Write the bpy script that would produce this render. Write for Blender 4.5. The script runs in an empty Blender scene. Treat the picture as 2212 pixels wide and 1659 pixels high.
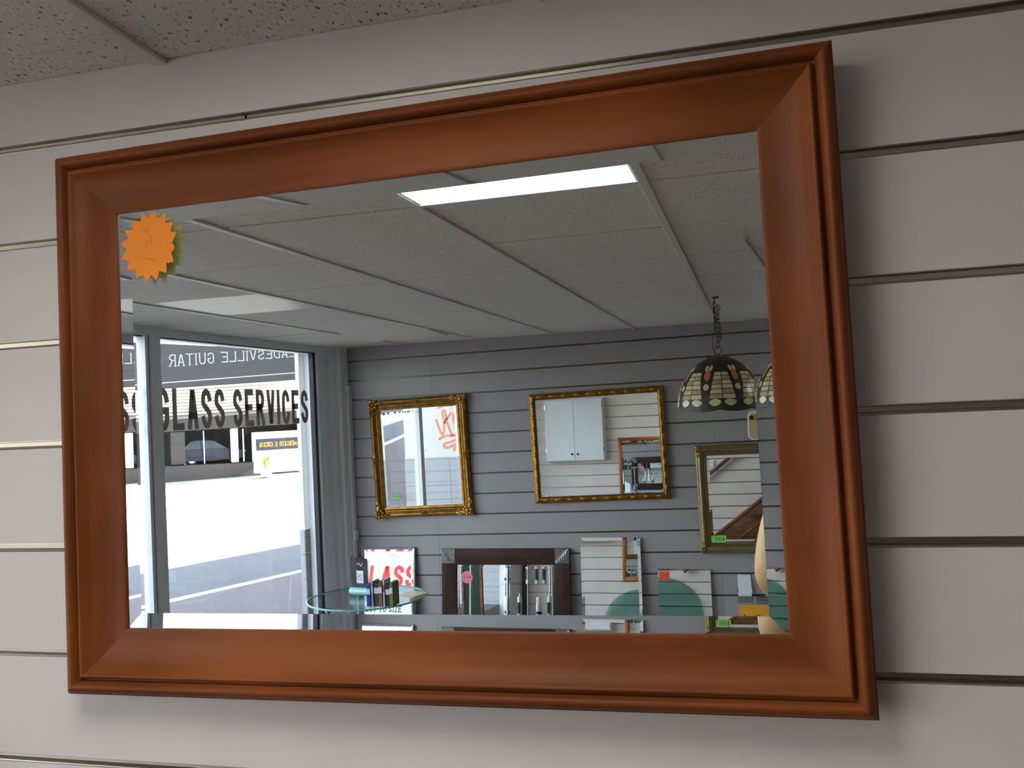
import bpy, math, random
from mathutils import Matrix, Vector
random.seed(7)
sc = bpy.context.scene
col = sc.collection
R = math.radians

# ------------------------------------------------------------------ camera
cam_d = bpy.data.cameras.new('camera'); cam = bpy.data.objects.new('camera', cam_d); col.objects.link(cam)
cam_d.sensor_width = 36.0; cam_d.lens = 36.0 * 1920 / 2212; cam_d.clip_start = .01; cam_d.clip_end = 400
CAM = Vector((0, -1.1177, 1.8))
cx, cf, cu = Vector((.96596, .256299, -.035101)), Vector((-.253459, .964822, .06984)), Vector((.051766, -.058566, .99694))
cam.matrix_world = Matrix(((cx.x, cu.x, -cf.x, CAM.x), (cx.y, cu.y, -cf.y, CAM.y), (cx.z, cu.z, -cf.z, CAM.z), (0, 0, 0, 1)))
sc.camera = cam
# ------------------------------------------------------------------ sky, sun, exposure
SUN_EL, SUN_AZ = R(38), R(-50)
wd = bpy.data.worlds.new('sky'); sc.world = wd; wd.use_nodes = True
nt = wd.node_tree; bg = nt.nodes['Background']
sky = nt.nodes.new('ShaderNodeTexSky'); sky.sky_type = 'NISHITA'; sky.sun_disc = False
sky.sun_elevation = SUN_EL; sky.sun_rotation = R(90) - SUN_AZ; sky.air_density = 1.0; sky.dust_density = 2.0
hs = nt.nodes.new('ShaderNodeHueSaturation'); hs.inputs['Saturation'].default_value = .5
nt.links.new(sky.outputs[0], hs.inputs['Color']); nt.links.new(hs.outputs[0], bg.inputs[0]); bg.inputs[1].default_value = 1.35
sun_d = bpy.data.lights.new('sun', 'SUN'); sun = bpy.data.objects.new('sun', sun_d); col.objects.link(sun)
sun_d.energy = 78.0; sun_d.angle = R(.53); sun_d.color = (1, .95, .88)
sun.rotation_euler = Vector((-math.cos(SUN_EL) * math.cos(SUN_AZ), -math.cos(SUN_EL) * math.sin(SUN_AZ), -math.sin(SUN_EL))).to_track_quat('-Z', 'Y').to_euler()
sun.location = (6, 0, 12)
vs = sc.view_settings
vs.view_transform = 'Standard'; vs.look = 'None'; vs.exposure = 0.5; vs.gamma = 1.0; vs.use_curve_mapping = False
cy = sc.cycles
cy.use_denoising = True; cy.max_bounces = 12; cy.glossy_bounces = 7; cy.diffuse_bounces = 4; cy.use_adaptive_sampling = True; cy.adaptive_threshold = .015; cy.transmission_bounces = 8
cy.transparent_max_bounces = 16; cy.caustics_reflective = True; cy.caustics_refractive = False; cy.sample_clamp_indirect = 20.0

# ------------------------------------------------------------------ materials
def lin(c):
    f = lambda v: v / 12.92 if v <= .04045 else ((v + .055) / 1.055) ** 2.4
    return tuple(f(v / 255.0) for v in c)
def base(name):
    m = bpy.data.materials.new(name); m.use_nodes = True
    nt = m.node_tree; b = nt.nodes['Principled BSDF']
    return m, nt, b
def noise(nt, scale, detail=2, stretch=(1, 1, 1), rough=.5):
    tc = nt.nodes.new('ShaderNodeTexCoord'); mp = nt.nodes.new('ShaderNodeMapping'); mp.inputs['Scale'].default_value = stretch
    n = nt.nodes.new('ShaderNodeTexNoise'); n.inputs['Scale'].default_value = scale; n.inputs['Detail'].default_value = detail; n.inputs['Roughness'].default_value = rough
    nt.links.new(tc.outputs['Object'], mp.inputs[0]); nt.links.new(mp.outputs[0], n.inputs['Vector'])
    return n
def ramp(nt, fac, stops):
    r = nt.nodes.new('ShaderNodeValToRGB'); e = r.color_ramp.elements
    while len(e) < len(stops): e.new(.5)
    for i, (p, c) in enumerate(stops):
        e[i].position = p; e[i].color = (*c, 1)
    nt.links.new(fac, r.inputs[0]); return r
def pm(name, rgb, rough=.5, metal=0, var=.06, scale=12, stretch=(1, 1, 1), bump=0, bscale=None, coat=0, spec=.5, emit=0):
    m, nt, b = base(name); c = lin(rgb)
    n = noise(nt, scale, 3, stretch)
    r = ramp(nt, n.outputs[0], [(.3, tuple(v * (1 - var) for v in c)), (.7, tuple(min(1, v * (1 + var)) for v in c))])
    nt.links.new(r.outputs[0], b.inputs['Base Color'])
    b.inputs['Roughness'].default_value = rough; b.inputs['Metallic'].default_value = metal
    b.inputs['Specular IOR Level'].default_value = spec; b.inputs['Coat Weight'].default_value = coat
    if emit:
        nt.links.new(r.outputs[0], b.inputs['Emission Color']); b.inputs['Emission Strength'].default_value = emit
    if bump:
        n2 = noise(nt, bscale or scale * 4, 4, stretch); bp = nt.nodes.new('ShaderNodeBump'); bp.inputs['Strength'].default_value = bump; bp.inputs['Distance'].default_value = .003
        nt.links.new(n2.outputs[0], bp.inputs['Height']); nt.links.new(bp.outputs[0], b.inputs['Normal'])
    return m
def wood(name, dark, mid, light, rough=.38, coat=.25, grain=1.0):
    m, nt, b = base(name)
    n1 = noise(nt, 1.0, 4, (2.2 * grain, 26 * grain, 26 * grain), .6)
    n2 = noise(nt, 1.0, 2, (3.0, 5.0, 5.0))
    mx = nt.nodes.new('ShaderNodeMath'); mx.operation = 'MULTIPLY_ADD'; mx.inputs[1].default_value = .55
    nt.links.new(n2.outputs[0], mx.inputs[0]); 
    m2 = nt.nodes.new('ShaderNodeMath'); m2.operation = 'MULTIPLY'; m2.inputs[1].default_value = .45
    nt.links.new(n1.outputs[0], m2.inputs[0]); nt.links.new(m2.outputs[0], mx.inputs[2])
    r = ramp(nt, mx.outputs[0], [(.39, lin(dark)), (.5, lin(mid)), (.61, lin(light))])
    nt.links.new(r.outputs[0], b.inputs['Base Color']); b.inputs['Roughness'].default_value = rough; b.inputs['Coat Weight'].default_value = coat; b.inputs['Coat Roughness'].default_value = .3; b.inputs['Specular IOR Level'].default_value = .18
    return m
def mirror_mat(name, c=(.86, .885, .875)):
    m, nt, b = base(name)
    n = noise(nt, 3, 1); r = ramp(nt, n.outputs[0], [(.2, tuple(v * .995 for v in c)), (.8, c)])
    nt.links.new(r.outputs[0], b.inputs['Base Color']); b.inputs['Metallic'].default_value = 1; b.inputs['Roughness'].default_value = 0.0
    return m
def glass_mat(name, tint=(.95, .98, .97), f0=.06):
    m = bpy.data.materials.new(name); m.use_nodes = True; nt = m.node_tree; nt.nodes.clear()
    o = nt.nodes.new('ShaderNodeOutputMaterial'); t = nt.nodes.new('ShaderNodeBsdfTransparent'); g = nt.nodes.new('ShaderNodeBsdfGlossy')
    t.inputs[0].default_value = (*tint, 1); g.inputs['Roughness'].default_value = 0.0
    lw = nt.nodes.new('ShaderNodeLayerWeight'); lw.inputs[0].default_value = .5
    pw = nt.nodes.new('ShaderNodeMath'); pw.operation = 'POWER'; pw.inputs[1].default_value = 4.5; nt.links.new(lw.outputs['Facing'], pw.inputs[0])
    ad = nt.nodes.new('ShaderNodeMath'); ad.operation = 'MULTIPLY_ADD'; ad.inputs[1].default_value = .9; ad.inputs[2].default_value = f0 * .6; nt.links.new(pw.outputs[0], ad.inputs[0])
    mx = nt.nodes.new('ShaderNodeMixShader')
    nt.links.new(ad.outputs[0], mx.inputs[0]); nt.links.new(t.outputs[0], mx.inputs[1]); nt.links.new(g.outputs[0], mx.inputs[2]); nt.links.new(mx.outputs[0], o.inputs[0])
    return m
def emit_mat(name, c, s):
    m, nt, b = base(name)
    n = noise(nt, 60, 1); r = ramp(nt, n.outputs[0], [(.2, tuple(v * .97 for v in c)), (.8, c)])
    nt.links.new(r.outputs[0], b.inputs['Base Color']); nt.links.new(r.outputs[0], b.inputs['Emission Color']); b.inputs['Emission Strength'].default_value = s
    b.inputs['Roughness'].default_value = .5
    return m
M = {}
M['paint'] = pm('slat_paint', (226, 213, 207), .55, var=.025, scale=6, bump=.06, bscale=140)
M['paint_dimmed'] = pm('slat_paint_dimmed', (154, 148, 149), .5, var=.03, scale=5)  # same wall paint darkened: the far wall's weaker light is in the colour
M['backing'] = pm('backing_board', (96, 88, 80), .8)
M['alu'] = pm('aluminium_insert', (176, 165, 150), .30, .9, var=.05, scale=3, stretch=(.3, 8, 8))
M['alu_shaded'] = pm('shaded_insert', (84, 78, 72), .35, .5, var=.05)  # darker copy of the aluminium: slot shade put into the colour
M['silver_dark'] = pm('dark_silver', (104, 101, 98), .4, .7, var=.2, scale=40)  # darker silver behind the raised leaf relief
M['tbar'] = pm('ceiling_bar_paint', (226, 220, 212), .45, var=.03)
M['plenum'] = pm('plenum_dark', (52, 48, 44), .9)
M['cherry'] = wood('cherry_wood', (114, 57, 24), (131, 67, 29), (146, 78, 36), .46, .0)
M['honey'] = wood('honey_wood', (150, 84, 44), (186, 112, 62), (206, 134, 82))
M['brownwood'] = wood('stair_wood', (86, 60, 40), (120, 86, 58), (142, 106, 74), .45, .1)
M['railwood'] = wood('rail_wood', (104, 62, 42), (140, 88, 62), (160, 106, 78), .4, .15)
M['darkwood'] = wood('dark_wood', (46, 26, 22), (62, 36, 30), (74, 44, 36), .4, .2)
M['mirror'] = mirror_mat('silvered_glass')
M['mirror2'] = mirror_mat('silvered_glass_green', (.83, .88, .865))
M['glass'] = glass_mat('window_glass', (.97, .985, .98))
M['tintglass'] = glass_mat('tinted_glass', (.66, .80, .765))
M['clearglass'] = glass_mat('shelf_glass', (.945, .975, .968))
M['edgeglass'] = pm('glass_edge', (120, 190, 180), .15, spec=.8)
M['gold'] = pm('antique_gold', (150, 108, 46), .34, .8, var=.3, scale=22, bump=.3, bscale=60)
M['gold_hi'] = pm('bright_gold', (196, 150, 74), .28, .85, var=.2, scale=30, bump=.25, bscale=70)
M['champagne'] = pm('champagne_gilt', (132, 118, 82), .38, .6, var=.15, scale=18)
M['silver'] = pm('silver_leaf', (186, 184, 182), .28, .85, var=.2, scale=40, bump=.3, bscale=90)
M['white'] = pm('white_paint', (222, 224, 224), .45, var=.02)
M['winframe'] = pm('window_frame_paint', (232, 236, 238), .4, var=.02)
M['greywall'] = pm('grey_trim_paint', (228, 228, 230), .55, var=.04)
M['gasket'] = pm('black_gasket', (38, 40, 44), .6)
M['orange'] = pm('fluorescent_orange_card', (255, 140, 12), .6, var=.02, scale=20)
M['cardback'] = pm('card_back', (238, 226, 150), .8)
M['pen'] = pm('faint_pen', (214, 112, 30), .7)
M['pink'] = pm('fluorescent_pink_card', (238, 128, 152), .6, var=.02)
M['green'] = pm('fluorescent_green_card', (150, 220, 110), .6, var=.02)
M['red'] = pm('fluorescent_red_card', (240, 84, 62), .6, var=.02)
M['ink'] = pm('black_ink', (22, 22, 24), .6)
M['brass'] = pm('old_brass', (110, 92, 52), .4, .8, var=.2)
M['lead'] = pm('dark_brown_glass', (56, 46, 38), .5, var=.2, scale=30)
M['cream'] = pm('cream_opal_glass', (214, 202, 158), .25, var=.10, scale=25)
M['amber'] = pm('amber_opal_glass', (186, 164, 122), .25, var=.12, scale=25)
M['rose'] = pm('rose_opal_glass', (196, 120, 88), .25, var=.12, scale=25)
M['floor'] = pm('floor_vinyl', (92, 86, 80), .5, var=.08, scale=5)
M['diffuser'] = emit_mat('lamp_diffuser', (.95, 1.0, .93), 6.8)
M['creampanel'] = pm('cream_plastic_panel', (232, 226, 214), .4, var=.02)
M['letter'] = pm('window_vinyl', (160, 134, 128), .6)
M['skin'] = pm('skin', (214, 176, 132), .5, var=.06, scale=25)
M['shirt'] = pm('navy_shirt', (52, 58, 74), .8, bump=.2, bscale=300)
M['trousers'] = pm('dark_trousers', (44, 44, 48), .85)
M['hair'] = pm('brown_hair', (62, 46, 36), .6)
M['phone'] = pm('gold_phone_back', (190, 174, 134), .35, .5, var=.02)
M['phonecase'] = pm('clear_phone_edge', (222, 218, 202), .3, var=.02)
M['black'] = pm('black_plastic', (20, 20, 22), .3)
M['concrete'] = pm('pavement', (78, 70, 76), .85, var=.10, scale=2, bump=.2, bscale=40)
M['kerb'] = pm('white_line_paint', (244, 244, 240), .7)
M['road'] = pm('road_asphalt', (69, 71, 79), .9, var=.06, scale=1.5, bump=.2, bscale=60)
M['forecourt'] = pm('forecourt_concrete', (150, 146, 140), .9, var=.05, scale=.5)
M['render'] = pm('white_render', (226, 222, 214), .8, var=.03, scale=2)
M['tile'] = pm('grey_wall_tile', (168, 172, 178), .35, var=.03)
M['sign'] = pm('sign_charcoal', (36, 34, 36), .6, var=.03)
M['signtext'] = pm('sign_lettering', (132, 133, 134), .6)
M['fascia'] = pm('fascia_grey', (44, 40, 38), .7)  # awning shade put into the fascia colour
M['shopdark'] = pm('shop_interior', (40, 42, 44), .8, var=.3, scale=1)  # dark colour paints the shade under the awning
M['awning'] = pm('awning_white', (240, 236, 226), .6)
M['darkbase'] = pm('dark_base_wall', (52, 48, 46), .8)  # base wall darkened in its colour for the shade there
M['navy'] = pm('navy_sign', (38, 38, 54), .6)
M['yellow'] = pm('yellow_letter', (200, 150, 36), .6)
M['carblue'] = pm('car_paint_blue', (24, 30, 46), .25, .3, coat=.6)
M['carglass'] = pm('car_glass', (34, 42, 46), .08)
M['tyre'] = pm('tyre', (24, 24, 25), .8)
M['chrome'] = pm('chrome', (200, 202, 204), .15, 1)
M['leaf'] = pm('leaf', (104, 122, 60), .6, var=.25)
M['graff'] = pm('graffiti_spray', (236, 140, 96), .8, var=.12, scale=10)
M['signred'] = pm('sign_red', (222, 50, 58), .6)
M['board_green'] = pm('green_board', (30, 62, 44), .7)
M['card'] = pm('white_card', (216, 218, 228), .6)
M['yellowcard'] = pm('amber_card', (226, 158, 28), .6)
M['wire'] = pm('black_wire', (40, 40, 42), .4, .6)
M['can_white'] = pm('white_can', (222, 226, 234), .3)
M['can_blue'] = pm('blue_print', (44, 48, 130), .4)
M['tube_green'] = pm('pale_tube', (196, 214, 206), .35)
# ceiling tile: pitted mineral fibre
def tile_mat():
    m, nt, b = base('mineral_fibre_tile')
    n1 = noise(nt, 1.0, 3, (190, 95, 120), .45); n2 = noise(nt, 30, 3)
    r1 = ramp(nt, n1.outputs[0], [(.335, lin((128, 117, 104))), (.375, lin((240, 232, 218)))])
    r2 = ramp(nt, n2.outputs[0], [(.3, (.93, .93, .93)), (.7, (1, 1, 1))])
    mx = nt.nodes.new('ShaderNodeMix'); mx.data_type = 'RGBA'; mx.blend_type = 'MULTIPLY'; mx.inputs[0].default_value = 1
    nt.links.new(r1.outputs[0], mx.inputs[6]); nt.links.new(r2.outputs[0], mx.inputs[7]); nt.links.new(mx.outputs[2], b.inputs['Base Color'])
    b.inputs['Roughness'].default_value = .95
    bp = nt.nodes.new('ShaderNodeBump'); bp.inputs['Strength'].default_value = .35; bp.inputs['Distance'].default_value = .003
    nt.links.new(n1.outputs[0], bp.inputs['Height']); nt.links.new(bp.outputs[0], b.inputs['Normal'])
    return m
M['ctile'] = tile_mat()

# ------------------------------------------------------------------ mesh helpers
class MB:
    def __init__(s): s.v = []; s.f = []
    def quad(s, *p):
        i = len(s.v); s.v += [tuple(q) for q in p]; s.f.append(tuple(range(i, i + len(p)))); return s
    def box(s, x0, x1, y0, y1, z0, z1):
        i = len(s.v); s.v += [(x, y, z) for z in (z0, z1) for y in (y0, y1) for x in (x0, x1)]
        s.f += [tuple(i + k for k in q) for q in ((0, 2, 3, 1), (4, 5, 7, 6), (0, 1, 5, 4), (2, 6, 7, 3), (0, 4, 6, 2), (1, 3, 7, 5))]; return s
    def prism(s, poly, a0, a1, axis='y'):     # poly in xz (axis y), yz (axis x), xy (axis z)
        i = len(s.v); n = len(poly)
        def P(p, a): return (p[0], a, p[1]) if axis == 'y' else ((a, p[0], p[1]) if axis == 'x' else (p[0], p[1], a))
        s.v += [P(p, a0) for p in poly] + [P(p, a1) for p in poly]
        s.f += [tuple(range(i, i + n)), tuple(range(i + 2 * n - 1, i + n - 1, -1))]
        s.f += [(i + k, i + (k + 1) % n, i + n + (k + 1) % n, i + n + k) for k in range(n)]; return s
    def loft(s, rings, closed=True, caps=True):
        i = len(s.v); n = len(rings[0])
        for r in rings: s.v += [tuple(p) for p in r]
        for a in range(len(rings) - 1):
            for k in range(n if closed else n - 1):
                s.f.append((i + a * n + k, i + a * n + (k + 1) % n, i + (a + 1) * n + (k + 1) % n, i + (a + 1) * n + k))
        if caps and closed: s.f += [tuple(range(i + n - 1, i - 1, -1)), tuple(range(i + (len(rings) - 1) * n, i + len(rings) * n))]
        return s
    def tube(s, path, r, n=8, closed=False):
        P = [Vector(p) for p in path]; L = len(P); rings = []
        up = Vector((0, 0, 1)); prev = None
        for k in range(L):
            a = P[(k - 1) % L] if (closed or k > 0) else P[k]; b = P[(k + 1) % L] if (closed or k < L - 1) else P[k]
            t = (b - a).normalized()
            if prev is None:
                x = t.cross(up if abs(t.z) < .9 else Vector((1, 0, 0))).normalized()
            else: x = (prev - t * prev.dot(t)).normalized()
            prev = x; y = t.cross(x); rr = r[k] if isinstance(r, (list, tuple)) else r
            rings.append([P[k] + (x * math.cos(6.2832 * j / n) + y * math.sin(6.2832 * j / n)) * rr for j in range(n)])
        if closed: rings.append(rings[0])
        return s.loft(rings, True, not closed)
    def lathe(s, prof, n=24, c=(0, 0, 0), a0=0, a1=2 * math.pi):
        full = abs(a1 - a0 - 2 * math.pi) < 1e-4; m = n if full else n + 1
        rings = [[(c[0] + r * math.cos(a0 + (a1 - a0) * j / n), c[1] + r * math.sin(a0 + (a1 - a0) * j / n), c[2] + z) for j in range(m)] for r, z in prof]
        return s.loft(rings, full, False)
    def ball(s, c, r, n=10, m=7):
        rx, ry, rz = (r, r, r) if not isinstance(r, (tuple, list)) else r
        rings = []
        for k in range(m + 1):
            t = math.pi * k / m; q = max(math.sin(t), .02)
            rings.append([(c[0] + rx * q * math.cos(6.2832 * j / n), c[1] + ry * q * math.sin(6.2832 * j / n), c[2] - rz * math.cos(t)) for j in range(n)])
        return s.loft(rings)
    def ribbon(s, pts, t, y=0.0, closed=False):   # flat stroke in the xz plane
        n = len(pts); L = []; Rr = []
        for k in range(n):
            p = pts[k]
            a = pts[k - 1] if (k > 0 or closed) else None; b = pts[(k + 1) % n] if (k < n - 1 or closed) else None
            def un(u, w):
                d = (w[0] - u[0], w[1] - u[1]); l = math.hypot(*d) or 1e-9; return (d[0] / l, d[1] / l)
            d1 = un(a, p) if a else un(p, b); d2 = un(p, b) if b else d1
            n1 = (-d1[1], d1[0]); n2 = (-d2[1], d2[0]); mx, mz = n1[0] + n2[0], n1[1] + n2[1]
            l2 = mx * mx + mz * mz; k2 = 2 / l2 if l2 > .35 else 1.4
            L.append((p[0] + mx * k2 * t / 2, y, p[1] + mz * k2 * t / 2)); Rr.append((p[0] - mx * k2 * t / 2, y, p[1] - mz * k2 * t / 2))
        for k in range(n if closed else n - 1):
            q = (k + 1) % n; s.quad(Rr[k], Rr[q], L[q], L[k])
        return s
    def mesh(s, name, m=None, smooth=False):
        me = bpy.data.meshes.new(name); me.from_pydata(s.v, [], s.f); me.update()
        if m is not None: me.materials.append(M[m] if isinstance(m, str) else m)
        if smooth:
            me.polygons.foreach_set('use_smooth', [True] * len(me.polygons))
            try: me.set_sharp_from_angle(angle=R(40))
            except Exception: pass
        return me
    def build(s, name, m, parent=None, smooth=False):
        return obj(name, s.mesh(name, m, smooth), parent)
def obj(name, me, parent=None):
    o = bpy.data.objects.new(name, me); col.objects.link(o); o.parent = parent; return o
def tag(o, label, cat, group=None):
    o['label'] = label; o['category'] = cat
    if group: o['group'] = group
    return o
def thing(name, label, cat, loc=(0, 0, 0), rot=(0, 0, 0), group=None):
    o = bpy.data.objects.new(name, None); col.objects.link(o); o.empty_display_size = .05
    o.location = loc; o.rotation_euler = rot; return tag(o, label, cat, group)
def struct(o): o['kind'] = 'structure'; return o
def sroot(name, loc=(0, 0, 0), rot=(0, 0, 0)):
    o = bpy.data.objects.new(name, None); col.objects.link(o); o.location = loc; o.rotation_euler = rot; o.empty_display_size = .05; return struct(o)
def inst(o, parent, loc=(0, 0, 0), rot=None):
    c = o.copy(); col.objects.link(c); c.parent = parent; c.location = loc
    if rot is not None: c.rotation_euler = rot
    return c

# ------------------------------------------------------------------ stroke lettering
def arc(cx_, cz_, rx, rz, a0, a1, n=10):
    return [(cx_ + rx * math.cos(R(a0 + (a1 - a0) * k / n)), cz_ + rz * math.sin(R(a0 + (a1 - a0) * k / n))) for k in range(n + 1)]
G = {
 'A': [[(0, 0), (.42, .96)], [(.58, .96), (1, 0)], [(.2, .30), (.8, .30)]], 'C': [arc(.5, .7, .5, .3, 15, 180) + arc(.5, .3, .5, .3, 180, 345)],
 'D': [[(0, 0), (0, 1), (.45, 1)] + arc(.45, .7, .55, .3, 80, 0, 6) + arc(.45, .3, .55, .3, 0, -80, 6) + [(.45, 0), (0, 0)]],
 'E': [[(1, 1), (0, 1), (0, 0), (1, 0)], [(0, .52), (.8, .52)]], 'G': [arc(.5, .7, .5, .3, 15, 180) + arc(.5, .3, .5, .3, 180, 350) + [(1, .46), (.6, .46)]],
 'I': [[(.5, 0), (.5, 1)]], 'K': [[(0, 0), (0, 1)], [(1, 1), (0, .45)], [(.3, .6), (1, 0)]], 'L': [[(0, 1), (0, 0), (1, 0)]],
 'M': [[(0, 0), (0, 1), (.5, .25), (1, 1), (1, 0)]], 'N': [[(0, 0), (0, 1), (1, 0), (1, 1)]],
 'O': [arc(.5, .68, .5, .32, 0, 180) + arc(.5, .32, .5, .32, 180, 360)], 'R': [[(0, 0), (0, 1), (.5, 1)] + arc(.5, .76, .5, .24, 80, -80, 8) + [(.5, .52), (0, .52)], [(.5, .52), (1, 0)]],
 'S': [arc(.5, .74, .5, .26, 15, 200, 9) + [(.3, .55), (.72, .44)] + arc(.5, .26, .5, .26, 20, -165, 9)], 'T': [[(0, 1), (1, 1)], [(.5, 1), (.5, 0)]],
 'U': [[(0, 1)] + arc(.5, .32, .5, .32, 180, 360) + [(1, 1)]], 'V': [[(0, 1), (.42, .04)], [(.58, .04), (1, 1)]], 'Z': [[(0, 1), (1, 1), (0, 0), (1, 0)]],
 '2': [arc(.5, .72, .5, .28, 170, -30, 8) + [(0, 0), (1, 0)]], '5': [[(.95, 1), (.1, 1), (.05, .55)] + arc(.45, .32, .55, .32, 100, -150, 9)],
 '6': [arc(.5, .72, .5, .28, 60, 180, 6) + arc(.5, .3, .5, .3, 180, 540, 14)], '0': [arc(.5, .68, .5, .32, 0, 180) + arc(.5, .32, .5, .32, 180, 360)],
 '7': [[(0, 1), (1, 1), (.35, 0)]], '$': [arc(.5, .7, .45, .2, 15, 200, 8) + [(.3, .55), (.72, .44)] + arc(.5, .28, .45, .2, 20, -165, 8), [(.5, 1.08), (.5, -.08)]],
 'n': [[(0, 0), (0, .68)], [(0, .48)] + arc(.5, .42, .5, .26, 150, 0, 8) + [(1, 0)]], 'o': [arc(.5, .34, .5, .34, 0, 360, 16)], 't': [[(.4, 1), (.4, .18)] + arc(.7, .18, .3, .18, 180, 300, 5), [(0, .68), (.9, .68)]],
 'l': [[(.5, 0), (.5, 1)]], 'i': [[(.5, 0), (.5, .66)], [(.5, .86), (.5, .98)]], 'w': [[(0, .68), (.25, 0), (.5, .6), (.75, 0), (1, .68)]],
}
def text_into(mb, s, x0, z0, h, w, t, gap, y=0.0, serif=False, slope=0.0, grow=0.0, space=None):
    """left-to-right strokes in the xz plane (read from -y); returns the end x"""
    x = x0
    for ch in s:
        if ch == ' ': x += (space if space is not None else w * .6); continue
        cw = w * (.35 if ch in 'Iil' else 1.25 if ch in 'Mw' else 1.0); hh = h + grow * (x - x0); zz = z0 + slope * (x - x0)
        for st in G[ch]:
            pts = [(x + t / 2 + px * (cw - t), zz + t / 2 + pz * (hh - t)) for px, pz in st]
            closed = ch in 'OoD0' and len(st) > 8
            if closed: pts = pts[:-1]
            else:
                # square off the stroke ends
                for e, f in ((0, 1), (-1, -2)):
                    dx, dz = pts[e][0] - pts[f][0], pts[e][1] - pts[f][1]; l = math.hypot(dx, dz) or 1
                    pts[e] = (pts[e][0] + dx / l * t * .48, pts[e][1] + dz / l * t * .48)
            mb.ribbon(pts, t, y, closed)
            if serif:
                for (px, pz) in (st[0], st[-1]):
                    if pz in (0, 1) and not closed:
                        xx = x + t / 2 + px * (cw - t); zc = zz + pz * hh + (t * .25 if pz == 0 else -t * .25)
                        mb.ribbon([(xx - t * 1.2, zc), (xx + t * 1.2, zc)], t * .5, y - .0004)
        x += cw + gap
    return x

def text(mb, *a, **k): return text_into(mb, *a, **k)
def letters(name, m, parent, s, x0, z0, h, w, t, gap, y=0.0, serif=False, slope=0.0, grow=0.0, space=None):
    x = x0
    for ch in s:
        if ch == ' ': x += (space if space is not None else w * .6); continue
        mb = MB(); nx = text_into(mb, ch, x, z0 + slope * (x - x0), h + grow * (x - x0), w, t, gap, y, serif)
        mb.build(name, m, parent); x = nx
    return x

# ================================================================== THE ROOM
YF, XW, ZC, ZF, XR = -5.431, -3.18, 2.3929, -.70, 6.5
fl = struct(MB().box(XW - .1, XR + .1, YF - .1, .1, ZF - .1, ZF).build('floor', 'floor'))
PITCH, GAP = .154, .0125
# near wall: slat boards with aluminium inserts in the slots
wn = sroot('wall_near')
MB().box(XW - .1, XR + .1, .018, .12, ZF, ZC + .1).build('backing', 'backing', wn)
zg = [2.2894 - k * PITCH for k in range(20)]
tops = [ZC + .02] + [z - GAP / 2 for z in zg]; bots = [z + GAP / 2 for z in zg] + [ZF]
bme = MB().box(XW + .1, XR, 0, .018, -(PITCH - GAP) / 2, (PITCH - GAP) / 2).mesh('slat_board', 'paint')
for k in range(21):
    if 0 < k < 20:
        o = obj('slat_board', bme, wn); o.location = (0, 0, (tops[k] + bots[k]) / 2)
    else: MB().box(XW + .1, XR, 0, .018, bots[k], tops[k]).build('slat_board', 'paint', wn)
def insert_mesh(x0, x1):
    mb = MB(); g = GAP / 2
    prof = [(.0010, g), (.0010, g - .0012), (.0092, g - .0018), (.0096, -g + .0046), (.0060, -g + .0034), (.0012, -g + .0024), (.0006, -g + .0010), (.0010, -g), (.0155, -g), (.0155, g)]
    return mb.loft([[(x, y, z) for y, z in prof] for x in (x0, x1)])
im = insert_mesh(XW + .1, XR).mesh('slot_insert', 'alu', True)
for k, z in enumerate(zg):
    if k == 0:
        for a, b in ((XW + .1, -.684), (-.681, XR)):
            o = insert_mesh(a, b).build('slot_insert', 'alu', wn, True); o.location = (0, 0, z)
    else:
        o = obj('slot_insert', im, wn); o.location = (0, 0, z)
# far wall, opposite: same boards, hung a touch off level, panel joints at two places
wf = sroot('wall_far', (0, YF, 0), (0, 0, math.pi))
SL = .0100
MB().box(-XR - .1, 3.3, .018, .12, ZF, ZC + .1).build('backing', 'backing', wf)
zf0 = 2.1577 + PITCH
segs = [(-XR, .279), (.2805, 2.399), (2.4005, 3.106)]      # local x = -world x
def shear_box(x0, x1, y0, y1, z0, z1): return MB().prism([(x0, z0 - SL * x0), (x1, z0 - SL * x1), (x1, z1 - SL * x1), (x0, z1 - SL * x0)], y0, y1)
shared = [shear_box(a, b, 0, .018, -PITCH + GAP / 2, -GAP / 2).mesh('slat_board', 'paint_dimmed') for a, b in segs]
imf = MB()
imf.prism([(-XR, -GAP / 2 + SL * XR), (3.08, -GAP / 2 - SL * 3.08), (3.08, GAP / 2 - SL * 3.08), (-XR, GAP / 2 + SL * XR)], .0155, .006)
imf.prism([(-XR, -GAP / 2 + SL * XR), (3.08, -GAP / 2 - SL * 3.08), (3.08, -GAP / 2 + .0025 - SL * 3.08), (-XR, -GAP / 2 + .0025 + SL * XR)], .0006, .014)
imf = imf.mesh('slot_insert', 'alu_shaded')
for k in range(20):
    z = zf0 - k * PITCH
    for i, me in enumerate(shared):
        o = obj('slat_board', me, wf); o.location = (0, 0, z)
    o = obj('slot_insert', imf, wf); o.location = (0, 0, z)
for a, b in segs: shear_box(a, b, 0, .018, zf0 + GAP / 2, ZC + .05).build('slat_board', 'paint_dimmed', wf)
# right wall (out of the picture)
struct(MB().box(XR, XR + .1, YF - .1, .1, ZF, ZC + .1).build('wall_right', 'paint'))
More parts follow.
